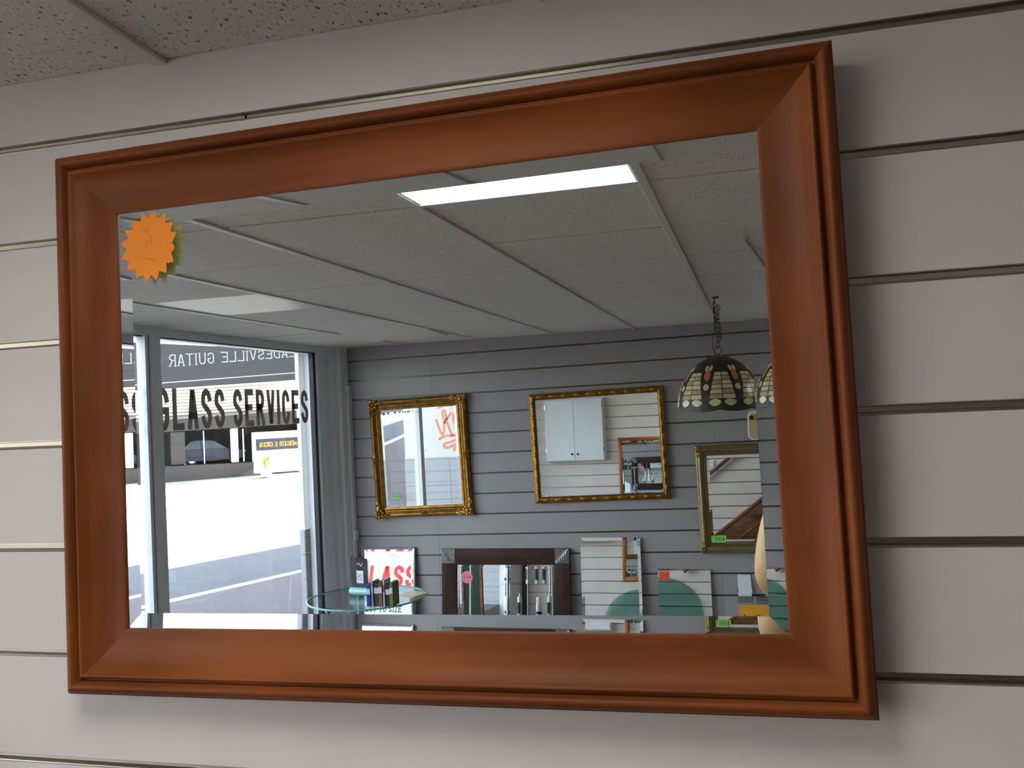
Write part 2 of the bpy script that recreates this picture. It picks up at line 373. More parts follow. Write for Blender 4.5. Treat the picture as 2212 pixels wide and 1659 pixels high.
# ceiling: T-bars run from wall to wall, tiles butt between them
ce = sroot('ceiling')
MB().box(XW - .1, XR + .1, YF - .1, .1, ZC + .03, ZC + .12).build('plenum_lining', 'plenum', ce)
TX0, TA, TY0, TB = -.8327, .5942, -1.1464, .6003
xs = [TX0 + TA * k for k in range(-4, 13)]          # left edges of the bars
for x in xs:
    if XW < x < XR: MB().prism([(x, ZC - .006), (x + .002, ZC - .007), (x + .022, ZC - .007), (x + .024, ZC - .006), (x + .024, ZC), (x + .013, ZC), (x + .013, ZC + .03), (x + .011, ZC + .03), (x + .011, ZC), (x, ZC)], YF, 0).build('ceiling_bar', 'tbar', ce)
rows = [TY0 + TB * k for k in range(-8, 3)]
LIGHT, ADDED_LIGHT, CREAMP, SAG = (0, 0), (3, -5), (-3, -3), (-3, -6)  # second panel: unseen lamp added to lift the far wall and mullion
tmesh = {}
for i in range(-5, 13):
    xa, xb = TX0 + TA * i + .013, TX0 + TA * (i + 1) + .011
    xa, xb = max(xa, XW), min(xb, XR)
    if xb - xa < .03: continue
    for j in range(-8, 3):
        ya, yb = TY0 + TB * j + .004, TY0 + TB * (j + 1) - .004
        ya, yb = max(ya, YF + .001), min(yb, -.001)
        if yb - ya < .03 or (i, j) in (LIGHT, ADDED_LIGHT): continue
        key = (round(xb - xa, 3), round(yb - ya, 3))
        if (i, j) == CREAMP:
            o = MB().box(-(xb - xa) / 2, (xb - xa) / 2, -(yb - ya) / 2, (yb - ya) / 2, 0, .012).build('unlit_panel', 'creampanel', ce); o.location = ((xa + xb) / 2, (ya + yb) / 2, ZC - .001); continue
        if key not in tmesh: tmesh[key] = MB().box(-key[0] / 2, key[0] / 2, -key[1] / 2, key[1] / 2, 0, .016).mesh('ceiling_tile', 'ctile')
        o = obj('ceiling_tile', tmesh[key], ce); o.location = ((xa + xb) / 2, (ya + yb) / 2, ZC + random.uniform(-.001, .001))
        if (i, j) == SAG: o.location.z = ZC - .012; o.rotation_euler = (R(2.2), 0, 0)
        elif i == -4: o.rotation_euler = (R(random.uniform(-.3, .3)), R(random.uniform(-.5, .5)), 0)
# fluorescent troffer, and the added unseen fill panel
hw, hd = TA / 2 - .003, TB / 2 - .004
for (ci, cj), lb in ((LIGHT, 'lit fluorescent ceiling light panel seen at the top of the big wooden mirror'), (ADDED_LIGHT, 'added unseen fill light panel deep in the shop right of the far mirrors')):
    lt = thing('ceiling_light', lb, 'ceiling light', (TX0 + .013 + TA * (ci + .5), TY0 + TB * (cj + .5), ZC), group='ceiling light panels')
    MB().box(-hw, hw, -hd, -hd + .022, -.006, .012).box(-hw, hw, hd - .022, hd, -.006, .012).box(-hw, -hw + .014, -hd, hd, -.004, .012).box(hw - .014, hw, -hd, hd, -.004, .012).build('trim', 'white', lt)
    MB().box(-hw + .014, hw - .014, -hd + .022, hd - .022, .002, .008).build('diffuser', 'diffuser', lt)
    MB().box(-hw, hw, -hd, hd, .012, .02).build('tray', 'white', lt)

# window wall on the street side
ww = sroot('wall_window')
MB().box(XW - .16, XW, YF - .1, .1, ZF, -.05).build('stall_riser', 'greywall', ww)
MB().box(XW - .16, XW, YF - .1, .1, 2.342, ZC + .1).build('header', 'winframe', ww)
MB().box(XW - .16, XW, -.52, .1, -.05, 2.342).build('near_pier', 'greywall', ww)
MB().box(XW - .16, XW + .005, YF - .1, -5.15, -.05, 2.342).build('corner_post', 'greywall', ww)
MB().box(XW, XW + .04, YF, -5.235, ZF, ZC).box(XW + .04, XW + .075, YF, -5.30, ZF, ZC).box(XW + .075, XW + .1, YF, -5.375, ZF, 2.09).build('corner_moulding', 'greywall', ww)
cb = MB().box(XW + .1, XW + .115, -5.42, -5.36, .88, .945).build('junction_box', 'greywall', ww)
MB().box(XW + .002, XW + .012, -5.232, -5.222, 2.27, 2.29).box(XW + .002, XW + .012, -5.212, -5.202, 2.27, 2.29).build('hook', 'white', ww)
w1 = sroot('window_1')
def vbar(y0, y1, x0, x1, name, m, z0=-.05, z1=2.342): return MB().box(x0, x1, y0, y1, z0, z1).build(name, m, w1)
vbar(-3.122, -3.098, XW - .06, XW - .004, 'mullion', 'winframe'); vbar(-3.136, -3.122, XW - .06, XW - .012, 'gasket', 'gasket'); vbar(-3.225, -3.136, XW - .07, XW, 'mullion', 'winframe')
vbar(-5.057, -5.022, XW - .05, XW - .014, 'gasket', 'gasket'); vbar(-5.15, -5.057, XW - .07, XW + .004, 'jamb', 'winframe')
vbar(-.60, -.52, XW - .07, XW, 'jamb', 'winframe')
MB().box(XW - .07, XW + .01, -5.15, -.52, -.05, .02).build('window_sill', 'winframe', w1)
MB().box(XW - .05, XW - .015, -5.05, -.55, 2.336, 2.342).build('gasket', 'gasket', w1)
MB().box(XW - .044, XW - .038, -5.03, -3.2, 0, 2.34).build('pane', 'glass', w1)
MB().box(XW - .044, XW - .038, -3.08, -.58, 0, 2.34).build('pane', 'glass', w1)
# lettering on the outside of the glass, read from the street
wl = thing('window_lettering', 'dark brown GLASS SERVICES vinyl lettering across the shop window', 'lettering', (XW - .0455, 0, 0), (0, 0, R(-90)))
for s, x0, w_ in (('SE', 2.83, .098), ('GLASS', 3.235, .108), ('SERVICES', 3.99, .112)):
    mb = MB(); n = len(s); wid = {'SE': .23, 'GLASS': .66, 'SERVICES': .99}[s]; g = .030
    eq = sum(.35 if c == 'I' else 1 for c in s); cw = (wid - g * (n - 1)) / eq
    letters('letter', 'letter', wl, s, x0, 1.812, .246, cw, .041, g)

# ================================================================== BIG WOODEN MIRROR (the subject)
O = Vector((-.414899, -.03375, 1.863101)); U = Vector((.999937, -.005151, .009997)); V = Vector((-.010107, -.021712, .999713)); N = Vector((-.004933, -.999751, -.021762))
def rail_mesh(name, L, off, prof, m):
    """mitred rail along local x at distance off below the frame centre; prof = (w from the outer edge, h toward the viewer), closed"""
    n = len(prof); mb = MB()
    mb.loft([[(-(L / 2 - w), -h, -off + w) for w, h in prof], [((L / 2 - w), -h, -off + w) for w, h in prof]], True, True)
    return mb.mesh(name, m, True)
def frame_rails(root, W_, H_, prof, m, name='rail'):
    a = rail_mesh(name, W_, H_ / 2, prof, m); b = rail_mesh(name, H_, W_ / 2, prof, m); out = []
    for k, me in ((0, a), (1, b), (2, a), (3, b)):
        o = obj(name, me, root); o.rotation_euler = (0, -k * math.pi / 2, 0); out.append(o)
    return out
def mirror_glass(root, w, h, bev, ang, m='mirror', name='mirror_glass', thick=.004, y=0.0):
    mb = MB(); r = bev * math.tan(ang); a, b = w / 2, h / 2; c, d = a - bev, b - bev
    if bev > 0:
        i = [(-c, y, -d), (c, y, -d), (c, y, d), (-c, y, d)]; e = [(-a, y - r, -b), (a, y - r, -b), (a, y - r, b), (-a, y - r, b)]
        mb.quad(*i)
        for k in range(4): q = (k + 1) % 4; mb.quad(e[k], e[q], i[q], i[k])
    else: e = [(-a, y, -b), (a, y, -b), (a, y, b), (-a, y, b)]; mb.quad(*e)
    bk = [(p[0], y + thick, p[2]) for p in e]
    mb.quad(*reversed(bk))
    for k in range(4): q = (k + 1) % 4; mb.quad(e[q], e[k], bk[k], bk[q])
    return mb.build(name, m, root)
def smoothprof(keys, n=5):
    """Catmull-Rom through the key points"""
    out = []
    for i in range(len(keys) - 1):
        p0, p1, p2, p3 = keys[max(i - 1, 0)], keys[i], keys[i + 1], keys[min(i + 2, len(keys) - 1)]
        for k in range(n):
            t = k / n; out.append(tuple(.5 * (2 * p1[j] + (p2[j] - p0[j]) * t + (2 * p0[j] - 5 * p1[j] + 4 * p2[j] - p3[j]) * t * t + (3 * p1[j] - p0[j] - 3 * p2[j] + p3[j]) * t ** 3) for j in (0, 1)))
    return out + [keys[-1]]
bm = thing('wooden_framed_mirror', 'large mirror with a wide reddish cherry wood frame on the pale slat wall', 'mirror')
bm.matrix_world = Matrix(((U.x, -N.x, V.x, O.x), (U.y, -N.y, V.y, O.y), (U.z, -N.z, V.z, O.z), (0, 0, 0, 1)))
FW_, FH_, RW = 1.0705, .769, .0893
prof = [(0, -.010), (0, .0165), (.0008, .0185), (.0024, .0188)] + smoothprof([(.0024, .0195), (.006, .0262), (.0115, .0292), (.0165, .0268), (.0195, .0205)], 4) + [(.0205, .0165), (.0238, .0165), (.0245, .0225)] \
    + smoothprof([(.0245, .0238), (.0268, .0256), (.0295, .0248), (.034, .0205), (.043, .0142), (.057, .0090), (.072, .0062), (.0845, .0052), (.0880, .0044)], 4) + [(RW, .0036), (RW, -.001), (.075, -.010)]
frame_rails(bm, FW_, FH_, prof, 'cherry', 'frame_rail')
mirror_glass(bm, FW_ - 2 * RW + .012, FH_ - 2 * RW + .012, .0265, R(3.05), 'mirror', 'mirror_glass', .004)
MB().box(-FW_ / 2 + .03, FW_ / 2 - .03, .0045, .009, -FH_ / 2 + .03, FH_ / 2 - .03).build('backing_board', 'backing', bm)
# price star
star = [(-.3974, .2911), (-.3876, .282), (-.378, .2926), (-.3721, .2794), (-.36, .286), (-.3596, .2714), (-.3469, .2719), (-.3518, .2589), (-.342, .2555), (-.3497, .2429), (-.3454, .2361), (-.3476, .232), (-.3516, .2288), (-.3476, .215), (-.3601, .2143), (-.3603, .2004), (-.3723, .2047), (-.377, .1909), (-.3854, .2004), (-.3953, .1902), (-.4001, .2018), (-.4117, .1973), (-.4121, .211), (-.427, .2108), (-.4219, .2239), (-.4358, .2285), (-.4264, .2404), (-.436, .2495), (-.4227, .2569), (-.4289, .268), (-.4139, .268), (-.4153, .2818), (-.4015, .2779)]
ps = thing('price_star', 'bright orange star-shaped price card stuck on the big wooden mirror', 'price card'); ps.matrix_world = bm.matrix_world
sc_x, sc_z = -.389, .2415
def sy(p): return -.0095 - .03 * (p[0] - sc_x)       # the card stands off the glass, a little curled
fr = [(x, sy((x, z)), z) for x, z in reversed(star)]; bk = [(x, y + .0004, z) for x, y, z in fr]
MB().quad(*reversed(bk)).build('star_back', 'cardback', ps)
mb = MB(); mb.quad(*fr); n = len(fr)
for k in range(n): q = (k + 1) % n; mb.quad(fr[q], fr[k], bk[k], bk[q])
mb.build('star_card', 'orange', ps)
MB().box(sc_x - .02, sc_x + .004, -.0086, -.0004, sc_z - .01, sc_z + .012).build('foam_pad', 'ink', ps)
mb = MB()
for st in ([(-.396, .268), (-.391, .262), (-.386, .266)], [(-.388, .258), (-.383, .254), (-.386, .248), (-.382, .244)], [(-.395, .252), (-.39, .246), (-.394, .24)], [(-.398, .226), (-.388, .223), (-.378, .221)]):
    mb.ribbon([(a, b) for a, b in st], .0007, -.0108)
mb.build('pen_marks', 'pen', ps)

# ================================================================== STREET OUTSIDE
def gz(y): return -.30 + .075 * (y + 6.5)
def gquad(name, x0, x1, y0, y1, dz, m, thick=.15):
    mb = MB(); f = [(x0, y0, gz(y0) + dz), (x1, y0, gz(y0) + dz), (x1, y1, gz(y1) + dz), (x0, y1, gz(y1) + dz)]
    g = [(a, b, c - thick) for a, b, c in f]; mb.quad(*f); mb.quad(*reversed(g))
    for k in range(4): q = (k + 1) % 4; mb.quad(f[q], f[k], g[k], g[q])
    return struct(mb.build(name, m))
YA, YB = -60, 14
gquad('ground_footpath', -7.55, XW - .16, YA, YB, 0, 'concrete')
gquad('ground_road', -60, -7.55, YA, YB, -.02, 'road')
kb = gquad('road_edge_line', -7.72, -7.55, YA, YB, .012, 'kerb', .03)
# our own building above and along the street: it throws the shade over the footpath
uf = sroot('wall_street_facade')
MB().box(XW - .16, XW + .1, YA, YB, ZC + .1, 8.1).build('upper_wall', 'render', uf)
MB().box(XW - .16, 3.0, YA, YF - .1, -5, 8.1).build('neighbour_block', 'render', uf)
MB().box(XW - .16, 3.0, .12, YB, -5, 8.1).build('neighbour_block', 'render', uf)
MB().box(XW + .1, 3.0, YF - .1, .12, ZC + .12, ZC + .3).build('roof_slab', 'render', uf)
# rendered piers with a tiled dado on both sides of the window
def pier(name, x0, x1, y0, y1, ztile, face, seam0):
    p = sroot(name); MB().box(x0, x1, y0, y1, ztile, ZC + .1).build('render_face', 'render', p); MB().box(x0 + .004, x1, y0 + .004, y1 - .004, gz(y0) - .1, ztile).build('bedding', 'backing', p)
    tw, th = .41, .186; k0 = math.floor((x0 - seam0) / tw)
    for r in range(12):
        zb = ztile - (r + 1) * th
        if zb < gz(y0) - .15: break
        for c in range(k0, k0 + 6):
            a, b = max(seam0 + c * tw + .002, x0 - .006), min(seam0 + (c + 1) * tw - .002, x1)
            if b - a < .02: continue
            MB().box(a, b, *((y0 - .012, y0 + .004) if face < 0 else (y1 - .004, y1 + .012)), zb + .002, zb + th - .002).build('wall_tile', 'tile', p)
        MB().box(x0 - .012, x0 + .004, y0, y1, zb + .002, zb + th - .002).build('wall_tile', 'tile', p)
    return p
pr = pier('pillar_near', -4.25, XW - .161, -.50, -.25, 1.12, -1, -4.04)
pf_ = pier('pillar_far', -3.372, XW - .161, -5.6, -5.07, 1.0, 1, -3.5)
# orange graffiti on the near pier
gr = thing('graffiti', 'orange spray paint scrawl on the white wall reflected in the gold mirror beside the window', 'graffiti', (0, -.5015, 0))
for st in ([(-3.93, 1.66), (-3.86, 1.50), (-3.80, 1.47), (-3.77, 1.62), (-3.80, 1.74), (-3.75, 1.76), (-3.72, 1.64)], [(-3.77, 1.60), (-3.62, 1.74)], [(-3.72, 1.62), (-3.66, 1.50), (-3.62, 1.44)],
           [(-3.44, 1.70), (-3.50, 1.76), (-3.57, 1.72), (-3.58, 1.64), (-3.52, 1.58), (-3.44, 1.60)], [(-3.90, 1.40), (-3.75, 1.44), (-3.58, 1.44), (-3.45, 1.49)],
           [(-3.50, 1.40), (-3.66, 1.36), (-3.78, 1.34), (-3.80, 1.30), (-3.70, 1.29), (-3.55, 1.33), (-3.44, 1.33), (-3.58, 1.28), (-3.60, 1.24)]):
    c = [(-3.79 + (x + 3.93) * .694, 1.20 + (z - 1.24) * 1.04) for x, z in st]; pts = []
    for i in range(len(c) - 1):
        p0, p1, p2, p3 = c[max(i - 1, 0)], c[i], c[i + 1], c[min(i + 2, len(c) - 1)]
        for k in range(6):
            t = k / 6; pts.append(tuple(.5 * (2 * p1[j] + (p2[j] - p0[j]) * t + (2 * p0[j] - 5 * p1[j] + 4 * p2[j] - p3[j]) * t * t + (3 * p1[j] - p0[j] - 3 * p2[j] + p3[j]) * t ** 3) for j in (0, 1)))
    MB().ribbon(pts + [c[-1]], .032).build('spray_line', 'graff', gr)
# sandwich board on the footpath
sb = thing('sandwich_board', 'white sandwich board reading GLASS CUT TO SIZE on the footpath', 'sign', (-3.665, -3.3, gz(-3.3)))
def tilt_panel(sg):
    o = MB().box(-.40, .32, -.012, .012, 0, .86).build('board', 'card', sb); o.location = (0, sg * .17, 0); o.rotation_euler = (sg * R(10.5), 0, 0); return o
b1 = tilt_panel(-1); tilt_panel(1)
b1.rotation_euler = (R(-10.5), 0, 0)
letters('letter', 'signred', b1, 'GLASS', -.367, .585, .22, .11, .040, .023, -.0128)
letters('letter', 'ink', b1, 'CUT TO SIZE', -.23, .335, .062, .034, .0095, .008, -.0128, True)
mb = MB()
for k in range(6): mb.quad((-.27 + k * .09, -.0128, .03), (-.22 + k * .09, -.0128, .03), (-.22 + k * .09, -.0128, .3), (-.27 + k * .09, -.0128, .3))
mb.build('stripe', 'signred', b1)
MB().tube([(.05 * math.cos(a), 0, .855 + .045 * math.sin(a)) for a in [math.pi * k / 10 for k in range(11)]], .005).build('handle', 'chrome', sb)
# shops across the road
FD = Vector((.73715, -.67572, 0))
fa = thing('shop_building', 'shop building across the road with a charcoal guitar shop sign and awning', 'building', (-33, -43.1, 0), (0, 0, math.atan2(.67572, -.73715)))
fs = lambda s: -s                                   # local x runs against the picture
MB().box(-20, 8, 2.4, 8, -6, 6.2).box(-20, 8, .4, 2.4, 1.8, 6.2).box(-20, 8, .4, 2.4, -6, -.72).build('wall', 'render', fa)
mb = MB(); mb.prism([(fs(8.6), 5.95), (fs(-6), 6.8), (fs(-6), 3.72), (fs(8.6), 4.29)][::-1], -1.2, .4); sgn = mb.build('sign_board', 'sign', fa)
MB().prism([(fs(8.6), 4.66), (fs(8.6), 4.72), (fs(-6), 3.93), (fs(-6), 3.87)], -1.215, -1.2).build('sign_line', 'signtext', sgn)
letters('letter', 'signtext', sgn, 'GLADESVILLE GUITAR C', fs(7.98), 5.62, .50, .358, .06, .107, -1.22, True, -.068, .028, .31)
for k in range(9): MB().prism([(fs(9) , 4.25 - k * .19), (fs(-6), 3.65 - k * .17), (fs(-6), 3.55 - k * .17), (fs(9), 4.13 - k * .19)], -1.0 + k * .12, -.9 + k * .12).build('awning_slat', 'awning', fa)
MB().prism([(fs(9), 2.40), (fs(-6), 1.95), (fs(-6), 1.36), (fs(9), 1.56)], -.5, .4).build('fascia', 'fascia', fa)
MB().box(fs(9), fs(-6), 2.2, 2.4, -.7, 1.75).build('shop_interior', 'shopdark', fa); MB().box(fs(9), fs(-6), -.1, 2.3, -.72, -.62).build('bay_floor', 'fascia', fa); MB().box(fs(9), fs(-6), .3, 2.3, 1.6, 1.8).build('bay_ceiling', 'fascia', fa)
MB().box(fs(1.12), fs(.35), -.5, .1, -.45, 1.4).build('pillar', 'fascia', fa)
for s in (1.10, 2.18, 3.72): MB().box(fs(s + .05), fs(s), -.2, -.1, -.52, 1.4).build('window_post', 'awning', fa)
MB().box(fs(4.12), fs(3.75), -.35, -.05, -.55, 1.45).build('pillar', 'awning', fa)
MB().box(fs(4.48), fs(4.42), -.2, -.1, -.55, 1.4).build('window_post', 'awning', fa)
MB().prism([(fs(4.9), -.62), (fs(-6), -.42), (fs(-6), -3.5), (fs(2.9), -3.5), (fs(3.3), -1.75), (fs(4.72), -1.0)], -.6, .3).build('base_wall', 'darkbase', fa)
MB().box(fs(14), fs(4.95), -.6, -.1, -1.3, 1.15).build('white_wall', 'render', fa)
mr = MB().box(fs(7.62), fs(5.10), -.66, -.6, .05, .74).build('sign_panel', 'navy', fa)
letters('letter', 'yellow', mr, 'MERCATO E CUCINA', fs(7.52), .26, .28, .12, .034, .027, -.665, True, -.005, 0, .12)
# forecourt that climbs from the road to the shops
mb = MB(); pts = []
A_, B_ = Vector((-33, -43.1)), Vector((-33, -43.1)) + 16 * Vector((.73715, -.67572)); A0 = Vector((-33, -43.1)) - 14 * Vector((.73715, -.67572)); nrm = Vector((.67572, .73715))
fa0, fb0 = A0 + nrm * .55, B_ + nrm * .55; fa1, fb1 = A0 + nrm * 14, B_ + nrm * 14
mb.quad((fa0.x, fa0.y, -1.5), (fa1.x, fa1.y, gz(fa1.y)), (fb1.x, fb1.y, gz(fb1.y)), (fb0.x, fb0.y, -1.35)); g = [(v[0], v[1], v[2] - .4) for v in mb.v[:4]]; f = mb.v[:4]
for k in range(4): q = (k + 1) % 4; mb.quad(f[q], f[k], g[k], g[q])
struct(mb.build('ground_forecourt', 'forecourt'))
# hatchback parked in front of the shop window
car = thing('car', 'dark blue hatchback parked by the shop windows across the road', 'car', (-33 + .73715 * 2.75 - .676 * .9, -43.1 - .67572 * 2.75 - .737 * .9, -.62), (0, 0, math.atan2(.67572, -.73715)))
def car_ring(y, sc_, pts): return [(x, y, z * sc_ if z > .5 else z) for x, z in pts]
body = [(-1.9, .32), (-1.95, .55), (-1.8, .78), (-1.1, .9), (-.2, .95), (1.5, .95), (1.85, .85), (1.9, .5), (1.85, .28), (0, .22)]
cab = [(-.85, .9), (-.15, 1.36), (.6, 1.45), (1.3, 1.38), (1.75, .92)]
MB().loft([[(x * .96, -.72, z * .97 + .01) for x, z in body], [(x, -.62, z) for x, z in body], [(x, .62, z) for x, z in body], [(x * .96, .72, z * .97 + .01) for x, z in body]]).build('body', 'carblue', car, True)
MB().loft([[(x, -.66, z) if z < 1 else (x * .95, -.52, z) for x, z in cab], [(x, .66, z) if z < 1 else (x * .95, .52, z) for x, z in cab]]).build('cabin', 'carglass', car, True)
MB().loft([[(x * .95, -.53, z + dz) for x, z, dz in ((-.15, 1.35, 0), (.6, 1.44, 0), (1.3, 1.37, 0), (1.28, 1.42, 0), (.6, 1.49, 0), (-.15, 1.40, 0))], [(x * .95, .53, z) for x, z in ((-.15, 1.35), (.6, 1.44), (1.3, 1.37), (1.28, 1.42), (.6, 1.49), (-.15, 1.40))]]).build('roof', 'carblue', car)
for x in (-1.2, 1.2):
    for y in (-.62, .62):
        w = MB().lathe([(.0, -.09), (.24, -.09), (.3, -.06), (.3, .06), (.24, .09), (0, .09)], 18).build('wheel', 'tyre', car, True); w.location = (x, y, .3); w.rotation_euler = (R(90), 0, 0)
        h = MB().lathe([(0, -.1), (.17, -.095), (.18, .095), (0, .1)], 12).build('hub_cap', 'chrome', w)
for y in (-.45, .45): MB().ball((-1.84, y, .68), (.1, .16, .09)).build('headlamp', 'can_white', car, True)
# spiky plant in the bed beside the white wall
pl = thing('agave_plant', 'spiky green agave plant below the navy sign across the road', 'plant', (-33 + .73715 * 5.45 + .676 * 1.5, -43.1 - .67572 * 5.45 + .737 * 1.5, -1.0))
for k in range(16):
    a = k * 2.4; el = R(35 + 45 * random.random()); L = random.uniform(.9, 1.4); d = Vector((math.cos(a) * math.cos(el), math.sin(a) * math.cos(el), math.sin(el))); sd = d.cross(Vector((0, 0, 1))).normalized()
    P = [d * (L * t) + Vector((0, 0, -.25 * L * t * t)) for t in (0, .33, .66, 1)]; wv = (.05, .07, .05, .004)
    mb = MB()
    for i in range(3): mb.quad(P[i] - sd * wv[i], P[i] + sd * wv[i], P[i + 1] + sd * wv[i + 1], P[i + 1] - sd * wv[i + 1])
    mb.build('leaf', 'leaf', pl)
MB().lathe([(.0, -.45), (.3, -.45), (.35, -.1), (.12, -.02), (0, .0)], 14).build('planter', 'render', pl, True)

# ================================================================== THINGS ON THE FAR WALL (seen in the big mirror)
PI = math.pi
def bumps(mb, pts, r):
    for p in pts: mb.ball(p, r, 8, 5)
def leafy(mb, c, s, n=7, sp=1.0):
    """little acanthus cluster: curled lobes round a centre, facing -y"""
    for k in range(n):
        a = 2 * PI * k / n + .3; d = s * .55
        mb.ball((c[0] + d * math.cos(a), c[1], c[2] + d * math.sin(a) * sp), (s * .30, s * .26, s * .30), 7, 5)
    mb.ball((c[0], c[1] - s * .12, c[2]), (s * .36, s * .34, s * .36), 8, 6)
# gold swept mirror beside the window
ga = thing('gold_swept_mirror', 'tall ornate antique gold mirror hanging nearest the shop window', 'mirror', (-2.504, YF + .030, 1.510), (R(.7), R(.57) + .012, PI - .035))
W1, H1, r1 = .785, .920, .083
pA = [(0, -.012), (.002, .014)] + smoothprof([(.004, .016), (.012, .030), (.024, .033), (.040, .022), (.052, .014), (.060, .016)], 3) + [(.062, .010), (.066, .013), (.072, .012), (.0725, .006), (.080, .005), (.083, .003), (.083, -.003), (.05, -.012)]
frame_rails(ga, W1, H1, pA, 'gold', 'frame_rail')
mirror_glass(ga, W1 - 2 * r1 + .006, H1 - 2 * r1 + .006, .020, R(2.4), 'mirror')
for sx in (-1, 1):
    for sz in (-1, 1):
        mb = MB(); c = (sx * (W1 / 2 - .036), -.032, sz * (H1 / 2 - .036)); leafy(mb, c, .050); mb.ball((sx * (W1 / 2 - .012), -.028, sz * (H1 / 2 - .012)), (.020, .014, .020), 8, 6)
        leafy(mb, (sx * (W1 / 2 - .022), -.030, sz * (H1 / 2 - .10)), .030); leafy(mb, (sx * (W1 / 2 - .10), -.030, sz * (H1 / 2 - .022)), .030)
        mb.tube([(sx * (W1 / 2 - .024), -.028, sz * (H1 / 2 - .07)), (sx * (W1 / 2 - .018), -.026, sz * (H1 / 2 - .12)), (sx * (W1 / 2 - .022), -.02, sz * (H1 / 2 - .17))], [.014, .011, .003], 7)
        mb.tube([(sx * (W1 / 2 - .07), -.028, sz * (H1 / 2 - .024)), (sx * (W1 / 2 - .12), -.026, sz * (H1 / 2 - .018)), (sx * (W1 / 2 - .17), -.02, sz * (H1 / 2 - .022))], [.014, .011, .003], 7)
        mb.build('corner_ornament', 'gold_hi' if sx < 0 else 'gold', ga, True)  # one side's ornaments in brighter gold: highlight put into the colour
for sx, sz in ((-1, 0), (1, 0), (0, 1), (0, -1)):
    mb = MB(); c = (sx * (W1 / 2 - .022), -.028, sz * (H1 / 2 - .022)); leafy(mb, c, .030); e = Vector((0, 0, 1)) if sx else Vector((1, 0, 0))
    for q in (-1, 1): mb.tube([Vector(c) + e * q * .015, Vector(c) + e * q * .05 + Vector((0, .004, 0)), Vector(c) + e * q * .085 + Vector((0, .012, 0))], [.010, .008, .002], 7)
    mb.build('centre_ornament', 'gold', ga, True)
pc = thing('green_price_label', 'small green price label on the gold mirror nearest the window', 'price label'); pc.matrix_world = Matrix.LocRotScale(ga.location, ga.rotation_euler, None)
MB().box(.192, .264, -.0075, -.007, -.313, -.285).build('label_card', 'green', pc); MB().box(.22, .235, -.007, -.0002, -.305, -.293).build('foam_pad', 'card', pc)
mb = MB(); 
for k in range(3): mb.quad((.206 + k * .016, -.0078, -.302), (.212 + k * .016, -.0078, -.302), (.212 + k * .016, -.0078, -.294), (.206 + k * .016, -.0078, -.294))
mb.build('ink_marks', 'ink', pc)
# gold beaded mirror, centre
gb = thing('gold_beaded_mirror', 'wide landscape mirror in a narrow gold frame with raised shell pattern', 'mirror', (-1.118, YF + .026, 1.550), (0, R(.57) + .010, PI))
W2, H2, r2 = 1.0, .815, .047
pB = [(0, -.012), (.001, .008), (.003, .011), (.008, .012), (.010, .010), (.014, .012)] + smoothprof([(.016, .013), (.026, .018), (.035, .016), (.038, .014)], 3) + [(.040, .010), (.043, .012), (.0465, .008), (.047, .003), (.047, -.003), (.03, -.012)]
frame_rails(gb, W2, H2, pB, 'gold', 'frame_rail')
mirror_glass(gb, W2 - 2 * r2 + .006, H2 - 2 * r2 + .006, 0, 0, 'mirror2')
def shell(): 
    mb = MB(); mb.ball((0, -.004, 0), (.012, .006, .008), 8, 5)
    for a in (-50, -18, 18, 50): mb.ball((.018 * math.sin(R(a)), -.003, .010 * math.cos(R(a)) - .004), (.005, .004, .008), 6, 4)
    return mb.mesh('shell_relief', 'gold_hi', True)
sm = shell()
for k in range(10):
    for sz in (-1, 1):
        o = obj('shell_relief', sm, gb); o.location = (-.42 + k * .0933, -.016, sz * (H2 / 2 - .026)); o.rotation_euler = (0, 0 if sz > 0 else PI, 0)
for k in range(8):
    for sx in (-1, 1):
        o = obj('shell_relief', sm, gb); o.location = (sx * (W2 / 2 - .026), -.016, -.325 + k * .0929); o.rotation_euler = (0, sx * PI / 2, 0)
# champagne mirror on the right
gc = thing('champagne_mirror', 'mirror in a broad dull champagne gilt frame below the hanging lamp', 'mirror', (-.111, YF + .032, 1.146), (R(.1), R(.57), PI))
W3, H3, r3_ = .62, .765, .076
pC = [(0, -.012), (.001, .012), (.004, .020), (.010, .022)] + smoothprof([(.012, .024), (.022, .034), (.036, .037), (.050, .028), (.058, .016)], 3) + [(.060, .012), (.066, .013), (.074, .006), (.076, .003), (.076, -.003), (.04, -.012)]
frame_rails(gc, W3, H3, pC, 'champagne', 'frame_rail')
mirror_glass(gc, W3 - 2 * r3_ + .006, H3 - 2 * r3_ + .006, .022, R(2.4), 'mirror2')
for sx in (-1, 1):
    for sz in (-1, 1):
        mb = MB(); leafy(mb, (sx * (W3 / 2 - .03), -.032, sz * (H3 / 2 - .03)), .03); leafy(mb, (sx * (W3 / 2 - .03), -.032, sz * (H3 / 2 - .075)), .018); leafy(mb, (sx * (W3 / 2 - .075), -.032, sz * (H3 / 2 - .03)), .018)
        mb.build('corner_ornament', 'gold', gc, True)
pc = thing('green_price_card', 'green handwritten 265 dollar price card on the champagne mirror', 'price card'); pc.matrix_world = Matrix.LocRotScale(gc.location, gc.rotation_euler, None)
MB().box(.131, .233, -.0126, -.012, -.303, -.257).build('card', 'green', pc); MB().box(.17, .19, -.012, -.0002, -.29, -.27).build('foam_pad', 'card', pc)
mb = MB(); text(mb, '$265', .142, -.292, .026, .012, .0028, .005, -.0129); mb.ribbon([(.211, -.270), (.223, -.268)], .002, -.0129); mb.build('handwriting', 'ink', pc)

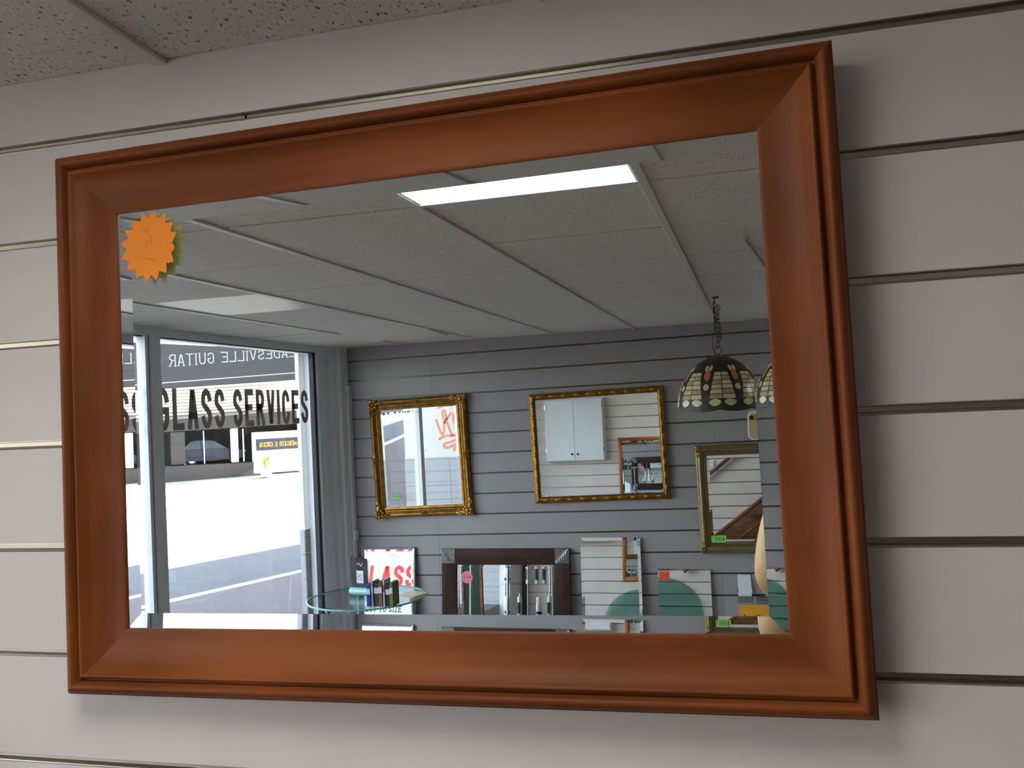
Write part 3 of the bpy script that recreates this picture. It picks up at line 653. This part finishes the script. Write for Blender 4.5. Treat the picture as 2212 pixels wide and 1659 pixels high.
# bench under the far wall with leaning mirrors
bn = thing('display_bench', 'long pale grey display bench below the far slat wall', 'bench', (-.24, YF + .01, ZF))
ZB = .17
MB().box(-2.7, 2.7, 0, .52, .82, ZB - ZF).build('bench_top', 'white', bn)
for x in (-2.6, -1.3, 0, 1.3, 2.6): MB().box(x - .02, x + .02, .02, .48, 0, .82).build('support_panel', 'greywall', bn)
MB().box(-2.7, 2.7, .46, .49, 0, .82).build('front_panel', 'paint_dimmed', bn)
def lean(top_z, H_, T): # pose of a sheet whose top back edge rests against the wall
    cyy = YF + .014 + H_ / 2 * math.sin(T); return cyy, ZB + .002 + H_ / 2 * math.cos(T)
def leaning(name, label, x, top, T, W_):
    H_ = (top - ZB - .002) / math.cos(T); y, z = lean(top, H_, T)
    return thing(name, label, 'mirror', (x, y + .004, z), (-T, 0, PI)), H_
si, Hs = leaning('silver_mirror', 'small mirror in a slim silver frame standing behind the glass table', -2.81, .811, R(6), .44)
frame_rails(si, .44, Hs, [(0, -.012), (.0005, .010), (.003, .013), (.008, .012), (.014, .006), (.016, .002), (.016, -.003), (.01, -.012)], 'silver', 'frame_rail')
mirror_glass(si, .44 - .026, Hs - .026, .020, R(2.4))
br, Hb = leaning('brown_mirror', 'mirror in a flat dark brown frame with silver leaf corner squares', -1.870, .800, R(5), 1.0)
rb = .122
pD = [(0, -.012), (.0005, .012), (.002, .0135), (.117, .0135), (.120, .012), (rb, .008), (rb, -.003), (.06, -.012)]
frame_rails(br, 1.0, Hb, pD, 'darkwood', 'frame_rail'); mirror_glass(br, 1.0 - 2 * rb + .006, Hb - 2 * rb + .006, .018, R(2.2))
for sx in (-1, 1):
    for sz in (-1, 1):
        mb = MB(); c = (sx * (.5 - .056), 0, sz * (Hb / 2 - .056)); mb.box(c[0] - .054, c[0] + .054, -.017, -.013, c[2] - .054, c[2] + .054); o = mb.build('corner_square', 'silver_dark', br)
        dx, dz = -sx, -sz; mb = MB()
        mb.tube([(c[0] - dx * .046, -.018, c[2] - dz * .046), (c[0] + dx * .046, -.019, c[2] + dz * .046)], [.005, .003], 6)
        for k in range(5):
            t = -.034 + k * .016; p = Vector((c[0] + dx * t, -.018, c[2] + dz * t)); l = .05 - abs(k - 1.5) * .008
            for q in (Vector((dx, 0, .15 * dz)), Vector((.15 * dx, 0, dz))): mb.tube([p, p + q * l * .55, p + q * l * .9], [.0045, .0036, .0015], 6)
        mb.build('leaf_relief', 'silver', o, True)
pk = thing('pink_price_star', 'pink star-shaped price card on the dark brown framed mirror', 'price card'); pk.matrix_world = Matrix.LocRotScale(br.location, br.rotation_euler, None)
cxp, czp = .300, Hb / 2 - .215
pts = [(cxp + (.050 if k % 2 else .041) * math.cos(PI * k / 20), czp + (.050 if k % 2 else .041) * math.sin(PI * k / 20)) for k in range(40)]
MB().prism(pts, -.0030, -.0036).build('star_card', 'pink', pk)
mb = MB(); text(mb, '$202', cxp - .028, czp - .008, .020, .010, .0022, .005, -.0039); mb.build('handwriting', 'ink', pk)
cl, Hc = leaning('frameless_mirror', 'tall frameless mirror with slanted glass edges, right of the dark brown one', -1.066, .876, R(5.8), .44)
mirror_glass(cl, .440, Hc, .022, R(2.4), 'mirror2', 'mirror_glass', .006); MB().box(-.21, .21, .006, .009, -Hc / 2 + .01, Hc / 2 - .01).build('backing_board', 'backing', cl)
c2, H2c = leaning('small_frameless_mirror', 'small frameless mirror with a red price tag, nearest the card holder', -.545, .648, R(5.03), .37)
mirror_glass(c2, .370, H2c, 0, 0, 'mirror2', 'mirror_glass', .005); MB().box(-.18, .18, .005, .008, -H2c / 2 + .01, H2c / 2 - .01).build('backing_board', 'backing', c2)
rt = thing('red_price_tag', 'red handwritten price tag on the small frameless mirror', 'price tag'); rt.matrix_world = Matrix.LocRotScale(c2.location, c2.rotation_euler, None)
MB().box(.103, .175, -.0022, -.0016, H2c / 2 - .075, H2c / 2 - .018).build('tag_card', 'red', rt)
mb = MB(); text(mb, '$7', .122, H2c / 2 - .056, .016, .009, .002, .005, -.0025); mb.ball((.115, -.0025, H2c / 2 - .033), (.004, .001, .006), 6, 4); mb.build('handwriting', 'ink', rt)
# card holder, amber notice and wire basket by the far end
ch = thing('card_holder', 'wall rack of stacked white cards beside the small frameless mirror', 'card rack', (-.130, YF, .53), (0, 0, PI))
MB().box(-.052, .052, -.005, -.001, -.11, .085).box(-.052, .052, -.035, -.033, -.11, -.06).box(-.052, .052, -.035, -.001, -.112, -.108).build('rack', 'clearglass', ch)
for k in range(6): o = MB().box(-.046, .046, -.002, 0, -.012, .016).build('card', 'card', ch); o.location = (random.uniform(-.003, .003), -.008 - .004 * k, .062 - k * .024); o.rotation_euler = (R(-12), R(random.uniform(-2, 2)), 0)
ac = thing('amber_notice', 'amber notice reading will not on the far slat wall', 'notice', (-.015, YF, .33), (0, 0, PI))
MB().box(-.16, .16, -.006, -.001, -.08, .066).build('panel', 'yellowcard', ac)
mb = MB(); text(mb, 'will not', -.025, -.052, .05, .022, .007, .006, -.0065); mb.build('lettering', 'ink', ac)
wb = thing('wire_basket', 'black wire basket fixed to the far slat wall above the amber notice', 'basket', (.04, YF, .43), (0, 0, PI))
mb = MB()
for z in (0, .02, .04): mb.tube([(-.09, -.09, z), (.09, -.09, z), (.09, -.002, z), (-.09, -.002, z)], .002, 5, True)
for k in range(10): mb.tube([(-.09 + k * .02, -.09, .04), (-.09 + k * .02, -.09, 0), (-.09 + k * .02, -.002, 0), (-.09 + k * .02, -.002, .04)], .0014, 5)
w_ = mb.build('wire_mesh', 'wire', wb)

# stained-glass pendant
LX, LY = -.168, -3.8
la = thing('pendant_lamp', 'stained glass dome pendant lamp in brown, cream and rose', 'pendant lamp', (LX, LY, 0))
def dome(v):  # v 0 top .. 1 rim
    a = R(16 + 72 * v); return .226 * math.sin(a) ** .95 , 1.800 + .262 * (math.cos(a) - math.cos(R(88))) / (math.cos(R(16)) - math.cos(R(88)))
MB().lathe([dome(k / 14) for k in range(15)], 48).build('shade', 'lead', la, True)
mb = MB()
for k in range(48):
    a0, a1 = 2 * PI * k / 48, 2 * PI * (k + 1) / 48; d0 = .012 * abs(math.sin(k * 1.9)); r, z = dome(1)
    mb.quad((r * math.cos(a0), r * math.sin(a0), z), (r * math.cos(a1), r * math.sin(a1), z), (r * math.cos(a1), r * math.sin(a1), z - .006 - .010 * abs(math.sin((k + 1) * PI / 6))), (r * math.cos(a0), r * math.sin(a0), z - .006 - .010 * abs(math.sin(k * PI / 6))))
mb.build('scalloped_rim', 'lead', la)
def pane_mesh(a0, a1, b0, b1, v0, v1, nm, m, rnd=False):
    """curved pane proud of the shade; a at v0, b at v1 are its angular limits (deg)"""
    mb = MB(); nu, nv = 4, 4; rows_ = []
    for j in range(nv + 1):
        t = j / nv; v = v0 + (v1 - v0) * t; lo = a0 + (b0 - a0) * t; hi = a1 + (b1 - a1) * t
        if rnd: k = max(math.sin(PI * (t * .92 + .04)), .12) ** .6; mid = (lo + hi) / 2; lo, hi = mid - (hi - lo) / 2 * k, mid + (hi - lo) / 2 * k
        r, z = dome(v); rows_.append([((r + .0022) * math.cos(R(lo + (hi - lo) * i / nu)), (r + .0022) * math.sin(R(lo + (hi - lo) * i / nu)), z + .001) for i in range(nu + 1)])
    mb.loft(rows_, False, False); return mb.mesh(nm, m, True)
sect = []
for j in range(6):
    v0, v1 = .42 + j * .075, .42 + (j + 1) * .075 - .012; wa, wb2 = 10.5 + j * 1.15, 10.5 + (j + 1) * 1.15
    for s in (-1, 1):
        a, b = sorted((s * .6, s * wa)); c, d = sorted((s * .6, s * wb2))
        sect.append(pane_mesh(a, b, c, d, v0, v1, 'pane', 'cream' if (j + s) % 3 else 'amber'))
for s in (-1, 1):
    a, b = sorted((s * .8, s * 18.0)); c, d = sorted((s * 3.5, s * 17.5)); sect.append(pane_mesh(a, b, c, d, .865, .965, 'petal_pane', 'cream', True))
flw = [pane_mesh(17.0, 28.0, 17.0, 28.0, .38, .58, 'flower_pane', 'rose', True), pane_mesh(14, 22, 16, 22, .26, .40, 'leaf_pane', 'cream', True), pane_mesh(23, 31, 23, 29, .26, .40, 'leaf_pane', 'cream', True), pane_mesh(18.5, 26.5, 18, 27, .63, .73, 'leaf_pane', 'cream', True)]
for k in range(8):
    for me in sect + flw:
        o = obj(me.name.split('.')[0], me, la); o.rotation_euler = (0, 0, R(85 + 45 * k))
MB().lathe([(.0, 2.085), (.012, 2.083), (.022, 2.076), (.060, 2.070), (.064, 2.064), (.0, 2.058)], 20).build('cap', 'brass', la, True)
rg = MB().tube([(.017 * math.cos(a), 0, 2.105 + .019 * math.sin(a)) for a in [2 * PI * k / 14 for k in range(14)]], .0028, 6, True).build('ring', 'brass', la, True)
lk = MB().tube([(.0085 * math.cos(a), 0, .017 * math.sin(a)) for a in [2 * PI * k / 12 for k in range(12)]], .0022, 6, True).mesh('chain_link', 'brass', True)
for k in range(10): o = obj('chain_link', lk, la); o.location = (-.0006 * k, 0, 2.137 + k * .0265); o.rotation_euler = (0, R(-3), R(90 * (k % 2) + 20))
for k in range(8):
    o = obj('chain_link', lk, la); o.location = (.012 + .004 * math.sin(k), .006 * (k % 2), 2.165 + k * .024); o.rotation_euler = (R(12 * math.sin(k * 3)), R(15), R(90 * (k % 2) + 55))
MB().tube([(-.018, .01, 2.076), (-.026, .01, 2.13), (-.02, .012, 2.19), (-.008, .004, 2.24), (-.012, 0, 2.32), (-.008, 0, 2.392)], .0024, 6).build('flex', 'wire', la, True)
MB().lathe([(.0, 2.3927), (.02, 2.3925), (.018, 2.386), (.003, 2.382), (0, 2.38)], 14).build('hook_plate', 'brass', la, True)
MB().ball((0, 0, 1.92), (.03, .03, .045)).build('bulb', 'can_white', la, True)

# glass table with the glazier's odds and ends
TX_, TY_, TZ_ = -2.472, -4.255, .68
tb = thing('glass_table', 'round clear glass display table on chrome posts near the window', 'table', (TX_, TY_, ZF))
hz = TZ_ - ZF
MB().lathe([(0, hz - .010), (.378, hz - .010), (.380, hz - .005), (.378, hz), (0, hz)], 56).build('glass_top', 'clearglass', tb, True)
MB().lathe([(.377, hz - .0105), (.3815, hz - .009), (.3815, hz - .001), (.377, hz + .0005)], 56).build('polished_edge', 'edgeglass', tb, True)
for a in (90, 210, 330):
    x, y = .31 * math.cos(R(a + 25)), .31 * math.sin(R(a + 25))
    l = MB().tube([(x, y, 0), (x, y, hz - .03)], .012, 10).build('post', 'chrome', tb, True)
    MB().lathe([(.0, hz - .035), (.022, hz - .035), (.024, hz - .012), (0, hz - .0102)], 12, (x, y, 0)).build('clamp', 'chrome', l, True)
MB().lathe([(0, .55), (.30, .55), (.30, .56), (0, .56)], 40).build('lower_shelf', 'clearglass', tb, True)
aw = thing('glass_award', 'dark etched glass award plaque marked 25 on the glass table', 'award', (-2.52, -4.27, TZ_ + .0005), (0, 0, PI + R(12)))
MB().tube([(-.075, 0, .03), (.075, 0, .03)], .026, 14).build('base', 'edgeglass', aw, True)
MB().box(-.068, .068, -.007, .007, .052, .25).build('plaque', 'tintglass', aw)
p_ = MB().box(-.062, .062, -.002, .002, .058, .244).build('etched_sheet', 'darkbase', aw)
q_ = MB().box(-.032, .022, -.0082, -.0076, .085, .165).build('etched_square', 'card', aw)
mb = MB(); text(mb, '25', -.024, .105, .04, .018, .003, .004, -.0086); mb.build('etching', 'ink', q_)
mb = MB(); mb.ribbon([(-.03, .215), (-.015, .195), (.0, .212), (.02, .206)], .004, -.0082); mb.build('etched_bird', 'card', aw)
xb = -2.345; cols = ['can_blue', 'edgeglass', 'navy', 'brownwood', 'card', 'fascia', 'leaf']; labs = ['blue', 'clear glass', 'navy', 'brown', 'white', 'grey', 'olive green']
for k, (c, lb) in enumerate(zip(cols, labs)):
    w = (.026, .014, .034, .024, .012, .03, .022)[k]; hb = (.135, .15, .14, .15, .16, .13, .145)[k]
    o = thing('sample_block', f'{lb} upright sample block in the row on the glass table', 'sample block', (xb + w / 2, -4.03 - .006 * (k % 3), TZ_ + .0005), (0, 0, PI), 'sample blocks on the glass table')
    MB().box(-w / 2 + .001, w / 2 - .001, -.05, .05, 0, hb).build('block', c, o); MB().box(-w / 2 + .0015, w / 2 - .0015, -.0506, -.05, hb * .55, hb * .8).build('spine_label', 'card' if c != 'card' else 'signred', o)
    xb += w + .002
lf = thing('reflection_sheet', 'cream sheet standing in for a pale reflection at the right end of the glass table', 'reflection_sheet', (-2.19, -4.33, TZ_ + .0005), (0, 0, R(20)))
MB().box(-.07, .07, -.09, .09, 0, .003).build('sheet', 'cream', lf)  # cream sheet paints a pale reflection on the table glass
bo = thing('white_card_sign', 'white card reading ZA GLASS propped by the dark brown mirror', 'sign', (-2.40, -4.62, ZB + .0), (0, 0, R(25)))
MB().prism([(-.06, 0), (.06, 0), (.06, .16), (-.06, .205)], -.002, .002).build('card', 'card', bo)
mb = MB(); text(mb, 'ZA', -.052, .09, .07, .026, .006, .006, -.0026); text(mb, 'GLASS', .012, .10, .026, .008, .002, .002, -.0026); mb.build('lettering', 'can_blue', bo)
bo.location.y = -4.93 - .04

# ================================================================== NEAR WALL, LEFT OF THE PICTURE (seen again in the far mirrors)
cb_ = thing('wall_cupboard', 'white two-door wall cupboard reflected in the wide gold mirror', 'cupboard', (-2.353, -.002, 1.11))
MB().box(-.398, .398, -.13, 0, 0, .825).build('carcass', 'white', cb_)
for sx in (-1, 1):
    d_ = MB().box(min(sx * .002, sx * .388), max(sx * .002, sx * .388), -.150, -.131, .012, .813).build('door', 'white', cb_)
    MB().lathe([(0, 0), (.007, 0), (.006, .012), (.014, .02), (.013, .028), (0, .031)], 12).build('knob', 'wire', d_, True)
    kn = d_.children[0]; kn.location = (sx * .038, -.150, .095); kn.rotation_euler = (R(90), 0, 0)
    for z in (.12, .70): MB().box(min(sx * .387, sx * .396), max(sx * .387, sx * .396), -.152, -.132, z, z + .06).build('hinge', 'chrome', d_)
wm = thing('honey_wood_mirror', 'honey wood framed mirror below the white cupboard', 'mirror', (-1.483, -.016, .995))
frame_rails(wm, .62, .80, [(0, -.012), (.001, .012), (.006, .020), (.018, .023), (.030, .018), (.042, .008), (.048, .004), (.048, -.003), (.03, -.012)], 'honey', 'frame_rail')
mirror_glass(wm, .62 - .09, .80 - .09, .02, R(2.3), 'mirror2')
# tinted glass tabletop leaning on the wall below
gt = thing('tinted_glass_top', 'large rounded green tinted glass tabletop leaning below the honey wood mirror', 'tabletop', (-1.41, -.012, ZF + .003), (R(-1.2), 0, 0))
pts = []
for k in range(48):
    a = 2 * PI * k / 48; c, s_ = math.cos(a), math.sin(a); pts.append((.65 * math.copysign(abs(c) ** .78, c), .60 + .60 * math.copysign(abs(s_) ** .78, s_)))
MB().prism(pts, -.045, -.035).build('glass_sheet', 'tintglass', gt)
vn = thing('wall_vent', 'small dark louvred wall vent in a white frame near the tinted glass', 'vent', (-2.18, -.001, .02))
MB().box(-.075, .075, -.012, 0, 0, .012).box(-.075, .075, -.012, 0, .118, .13).box(-.075, -.063, -.012, 0, 0, .13).box(.063, .075, -.012, 0, 0, .13).build('frame', 'white', vn)
for k in range(6): MB().prism([(-.010, .016 + k * .017), (-.002, .026 + k * .017), (-.001, .024 + k * .017), (-.009, .014 + k * .017)], -.063, .063, 'x').build('slat', 'fascia', vn)
MB().box(-.063, .063, -.002, 0, .012, .118).build('grille_back', 'gasket', vn)
# stair with its wall panel and handrail under the big mirror
st = thing('staircase', 'brown timber stair with sloping wall panel climbing to a landing', 'staircase')
def zl(x): return .53 + .775 * (x - .025)
MB().prism([(-.73, zl(-.73)), (1.0, zl(1.0)), (1.0, ZF), (-.73, ZF)][::-1], -.032, -.002).build('wall_panel', 'brownwood', st)
MB().prism([(-.73, zl(-.73) - .006), (1.0, zl(1.0) - .006), (1.0, zl(1.0) + .028), (-.73, zl(-.73) + .028)][::-1], -.045, -.001).build('capping', 'railwood', st)
MB().prism([(-.73, zl(-.73) - .27), (1.0, zl(1.0) - .27), (1.0, zl(1.0) - .252), (-.73, zl(-.73) - .252)][::-1], -.040, -.032).build('moulding', 'honey', st)
for k in range(5):
    x0 = -.73 + k * .205; z = ZF + (k + 1) * .166; MB().box(x0, x0 + .245, -1.75, -.046, z - .03, z).build('tread', 'brownwood', st); MB().box(x0 + .02, x0 + .035, -1.74, -.046, z - .166, z - .03).build('riser', 'brownwood', st)
MB().box(.34, 1.5, -1.95, -.046, .10, .13).build('landing', 'brownwood', st); MB().box(.35, 1.48, -1.93, -.06, ZF, .10).build('landing_base', 'brownwood', st)
MB().prism([(-.70, ZF), (.34, ZF), (.34, .09), (.30, .09), (-.70, ZF + .12)][::-1], -1.78, -1.755).build('stringer', 'brownwood', st)
hr = thing('handrail', 'sloping dark wood handrail on brackets above the stair panel', 'handrail')
def hz_(x): return 1.068 + .775 * (x + .397) - .01
MB().tube([(x, -.06, hz_(x) - .02) for x in (-1.0, -.6, -.2, .02)], .024, 12).build('rail', 'railwood', hr, True)
for x in (-.8, -.1): MB().tube([(x, -.058, hz_(x) - .045), (x, -.05, hz_(x) - .08), (x, -.0005, hz_(x) - .09)], .006, 8).build('bracket', 'brass', hr, True)
pw = thing('power_board', 'white switch box on the slat wall beside the handrail', 'switch', (-.585, -.001, .98))
MB().box(-.028, .028, -.03, 0, -.045, .055).build('box', 'white', pw); MB().box(-.008, .008, -.033, -.03, -.01, .01).build('rocker', 'card', pw)
# corner shelf with sprays and silicone tubes
sx0, sy0 = -2.55, -2.1
sh = thing('glass_shelf_stand', 'three-tier clear glass shelf stand with chrome posts by the window', 'shelf stand', (sx0, sy0, ZF))
tiers = [.10 - ZF, .46 - ZF, .80 - ZF]
for z in tiers: MB().lathe([(0, z - .008), (.335, z - .008), (.337, z - .004), (.335, z), (0, z)], 40).build('glass_shelf', 'clearglass', sh, True)
for a in (45, 165, 285): MB().tube([(.29 * math.cos(R(a)), .29 * math.sin(R(a)), 0), (.29 * math.cos(R(a)), .29 * math.sin(R(a)), 1.54)], .008, 8).build('post', 'chrome', sh, True)
def can(x, y, z, lab, m2): 
    t = thing('spray_can', lab, 'spray can', (x, y, z), group='spray cans on the glass shelf stand')
    MB().lathe([(0, 0), (.030, 0), (.032, .006), (.032, .135), (.026, .15), (0, .152)], 18).build('body', 'can_white', t, True); MB().lathe([(0, .15), (.027, .15), (.027, .205), (.024, .212), (0, .213)], 16).build('cap', 'can_white', t, True)
    MB().lathe([(.0325, .03), (.0325, .06)], 18).build('print_band', m2, t, True)
def tubeobj(x, y, z, lab):
    t = thing('silicone_tube', lab, 'silicone tube', (x, y, z), group='silicone tubes on the glass shelf stand')
    MB().lathe([(0, 0), (.024, 0), (.025, .004), (.025, .215), (.022, .222), (0, .224)], 16).build('cartridge', 'tube_green', t, True); MB().lathe([(0, .223), (.009, .224), (.007, .245), (.003, .262), (0, .263)], 10).build('nozzle', 'can_white', t, True)
    MB().lathe([(.0254, .04), (.0254, .16)], 10, a0=R(200), a1=R(300)).build('print_panel', 'ink', t)
can(-2.78, -2.12, .1005, 'white spray can with blue print on the bottom glass shelf', 'can_blue'); can(-2.41, -2.15, .1005, 'white spray can with dark print on the bottom glass shelf', 'ink')
tubeobj(-2.29, -2.15, .1005, 'pale silicone tube on the bottom glass shelf'); tubeobj(-2.60, -2.26, .1005, 'silicone tube at the middle of the bottom glass shelf')
can(-2.79, -2.10, .4605, 'white spray can with blue bands on the middle glass shelf', 'can_blue')
tubeobj(-2.52, -2.20, .4605, 'left of the three silicone tubes on the middle glass shelf'); tubeobj(-2.42, -2.18, .4605, 'middle of the three silicone tubes on the middle glass shelf'); tubeobj(-2.34, -2.17, .4605, 'right of the three silicone tubes on the middle glass shelf')
gbd = thing('green_board', 'green chalk board in a wooden frame standing by the window', 'board', (-2.85, -3.0, ZF), (R(-6), 0, PI - R(8)))
MB().box(-.09, .09, -.006, .006, .03, 1.40).build('panel', 'board_green', gbd)
MB().box(-.115, -.09, -.015, .015, 0, 1.43).box(.09, .115, -.015, .015, 0, 1.43).box(-.09, .09, -.015, .015, 1.40, 1.43).box(-.09, .09, -.015, .015, 0, .03).build('frame', 'railwood', gbd)

# ================================================================== THE PHOTOGRAPHER
ph = thing('phone', 'gold smartphone held sideways at the right edge of the big mirror', 'phone', (0, -1.1215, 1.8))
def rr(x0, x1, z0, z1, r, n=5):
    o = []
    for cx_, cz_, a in ((x1 - r, z1 - r, 0), (x0 + r, z1 - r, 90), (x0 + r, z0 + r, 180), (x1 - r, z0 + r, 270)):
        for k in range(n + 1): o.append((cx_ + r * math.cos(R(a + 90 * k / n)), cz_ + r * math.sin(R(a + 90 * k / n))))
    return o
MB().prism(rr(-.010, .128, -.052, .015, .012), -.007, 0).build('edge_band', 'phonecase', ph)
MB().prism(rr(-.0075, .1255, -.0495, .0125, .010), 0, .0004).build('back_plate', 'phone', ph)
MB().lathe([(.0055, 0), (.0075, 0), (.0075, .0012), (.0055, .0014)], 20).build('lens_ring', 'chrome', ph, True).rotation_euler = (R(-90), 0, 0)
MB().lathe([(0, .0006), (.0056, .0007)], 20).build('lens', 'black', ph).rotation_euler = (R(-90), 0, 0)
MB().lathe([(0, .0002), (.002, .0004)], 10).build('flash', 'can_white', ph).rotation_euler = (R(-90), 0, 0); ph.children[-1].location = (.012, .0004, 0)
def skinned(name, joints, edges, m, parent, root=0, sub=2):
    me = bpy.data.meshes.new(name); me.from_pydata([j[:3] for j in joints], edges, []); o = obj(name, me, parent)
    md = o.modifiers.new('skin', 'SKIN'); md.use_smooth_shade = True; me.skin_vertices.new() if not me.skin_vertices else None
    for i, j in enumerate(joints):
        r = j[3]; me.skin_vertices[0].data[i].radius = r if isinstance(r, tuple) else (r, r)
    me.skin_vertices[0].data[root].use_root = True
    sb_ = o.modifiers.new('sub', 'SUBSURF'); sb_.levels = sub; sb_.render_levels = sub; me.materials.append(M[m]); return o
pe = thing('person', 'person holding up the phone, bare forearm at the right edge of the big mirror', 'person', (0, 0, 0))
BX, BY, FZ = .46, -1.50, .13
J = [(BX, BY, FZ + .90, (.15, .11)), (BX, BY, FZ + 1.08, (.135, .10)), (BX, BY + .01, FZ + 1.28, (.155, .105)), (BX, BY, FZ + 1.40, (.10, .08)), (BX, BY + .015, FZ + 1.47, .060), (BX, BY + .04, FZ + 1.56, (.084, .095)), (BX, BY + .045, FZ + 1.66, (.090, .108)), (BX, BY + .02, FZ + 1.75, (.066, .078)),
     (BX - .18, BY, FZ + 1.37, .062), (.115, -1.30, 1.36, .050), (.030, -1.072, 1.428, .056), (.044, -1.085, 1.53, .050), (.072, -1.10, 1.63, .040), (.120, -1.120, 1.715, .028),
     (BX + .18, BY, FZ + 1.37, .062), (BX + .22, BY - .02, FZ + 1.10, .048), (BX + .20, BY + .06, FZ + .88, .034), (BX + .20, BY + .08, FZ + .80, .03),
     (BX - .09, BY, FZ + .80, .092), (BX - .10, BY + .01, FZ + .46, .062), (BX - .10, BY - .01, FZ + .10, .042), (BX + .09, BY, FZ + .80, .092), (BX + .10, BY + .01, FZ + .46, .062), (BX + .10, BY - .01, FZ + .10, .042)]
E_ = [(0, 1), (1, 2), (2, 3), (3, 4), (4, 5), (5, 6), (6, 7), (3, 8), (8, 9), (9, 10), (10, 11), (11, 12), (12, 13), (3, 14), (14, 15), (15, 16), (16, 17), (0, 18), (18, 19), (19, 20), (0, 21), (21, 22), (22, 23)]
skinned('body', J, E_, 'skin', pe)
def hand(px, py, pz, dirs, nm):
    o = skinned(nm, [(px, py, pz, .022)] + [d for c in dirs for d in c], [e for k, c in enumerate(dirs) for e in [(0, 1 + 3 * k), (1 + 3 * k, 2 + 3 * k), (2 + 3 * k, 3 + 3 * k)]], 'skin', pe, 0, 2); return o
# left hand grips the far end of the phone: four fingers behind, thumb below
fing = []
for k in range(4):
    z = 1.752 + k * .016; fing.append([(.140, -1.128, z, .009), (.138, -1.112, z + .003, .008), (.118 - .004 * k, -1.110, z + .005, .007)])
fing.append([(.120, -1.135, 1.742, .010), (.104, -1.140, 1.744, .009), (.090, -1.137, 1.752, .008)])
hand(.132, -1.13, 1.735, fing, 'hand')
# right hand hangs, lightly curled
rx, ry, rz = BX + .20, BY + .085, FZ + .775
hand(rx, ry, rz, [[(rx - .03 + .02 * k, ry + .012, rz - .045, .010), (rx - .03 + .02 * k, ry + .022, rz - .075 - (.006 if k in (1, 2) else 0), .009), (rx - .028 + .018 * k, ry + .016, rz - .10 - (.008 if k in (1, 2) else 0), .008)] for k in range(4)] + [[(rx - .03, ry + .02, rz - .01, .011), (rx - .045, ry + .035, rz - .03, .010), (rx - .045, ry + .04, rz - .055, .009)]], 'hand')
T_ = [(BX, BY, FZ + .78, (.185, .14)), (BX, BY, FZ + 1.08, (.16, .12)), (BX, BY + .01, FZ + 1.28, (.175, .122)), (BX, BY, FZ + 1.41, (.10, .085)), (BX - .185, BY, FZ + 1.365, .08), (.20, -1.385, 1.40, .070), (BX + .185, BY, FZ + 1.365, .08), (BX + .215, BY - .01, FZ + 1.18, .068)]
skinned('shirt', T_, [(0, 1), (1, 2), (2, 3), (3, 4), (4, 5), (3, 6), (6, 7)], 'shirt', pe)
skinned('trousers', [(BX, BY, FZ + 1.02, (.165, .125)), (BX - .092, BY, FZ + .78, .108), (BX - .10, BY + .01, FZ + .46, .085), (BX - .10, BY - .01, FZ + .06, .072), (BX + .092, BY, FZ + .78, .108), (BX + .10, BY + .01, FZ + .46, .085), (BX + .10, BY - .01, FZ + .06, .072)], [(0, 1), (1, 2), (2, 3), (0, 4), (4, 5), (5, 6)], 'trousers', pe)
for s_ in (-1, 1):
    MB().loft([[(BX + s_ * .10 + .042 * math.cos(a) * w, y, FZ + .002 + max(0, hh * math.sin(a))) for a in [2 * PI * k / 12 for k in range(12)]] for y, w, hh in ((BY - .10, .7, .06), (BY - .04, 1.0, .09), (BY + .06, 1.05, .065), (BY + .14, .95, .05), (BY + .175, .5, .03))]).build('shoe', 'black', pe, True)
hx, hy, hzz = BX, BY + .045, FZ + 1.66
MB().ball((hx, hy - .025, hzz + .035), (.092, .110, .108), 16, 10).build('hair', 'hair', pe, True)
MB().loft([[(hx + w * math.cos(a), hy + .088 + d, hzz - .01 + dz + .012 * math.sin(a)) for a in [2 * PI * k / 8 for k in range(8)]] for w, d, dz in ((.008, 0, .03), (.012, .02, -.005), (.006, .006, -.02))]).build('nose', 'skin', pe, True)
for s_ in (-1, 1):
    e_ = MB().ball((hx + s_ * .030, hy + .083, hzz + .012), (.012, .008, .007)).build('eye', 'can_white', pe, True); MB().ball((hx + s_ * .030, hy + .089, hzz + .012), (.005, .003, .005)).build('iris', 'black', e_, True)
    MB().ball((hx + s_ * .082, hy - .005, hzz), (.012, .018, .03)).build('ear', 'skin', pe, True)
MB().ball((hx, hy + .088, hzz - .055), (.022, .006, .006)).build('mouth', 'rose', pe, True)
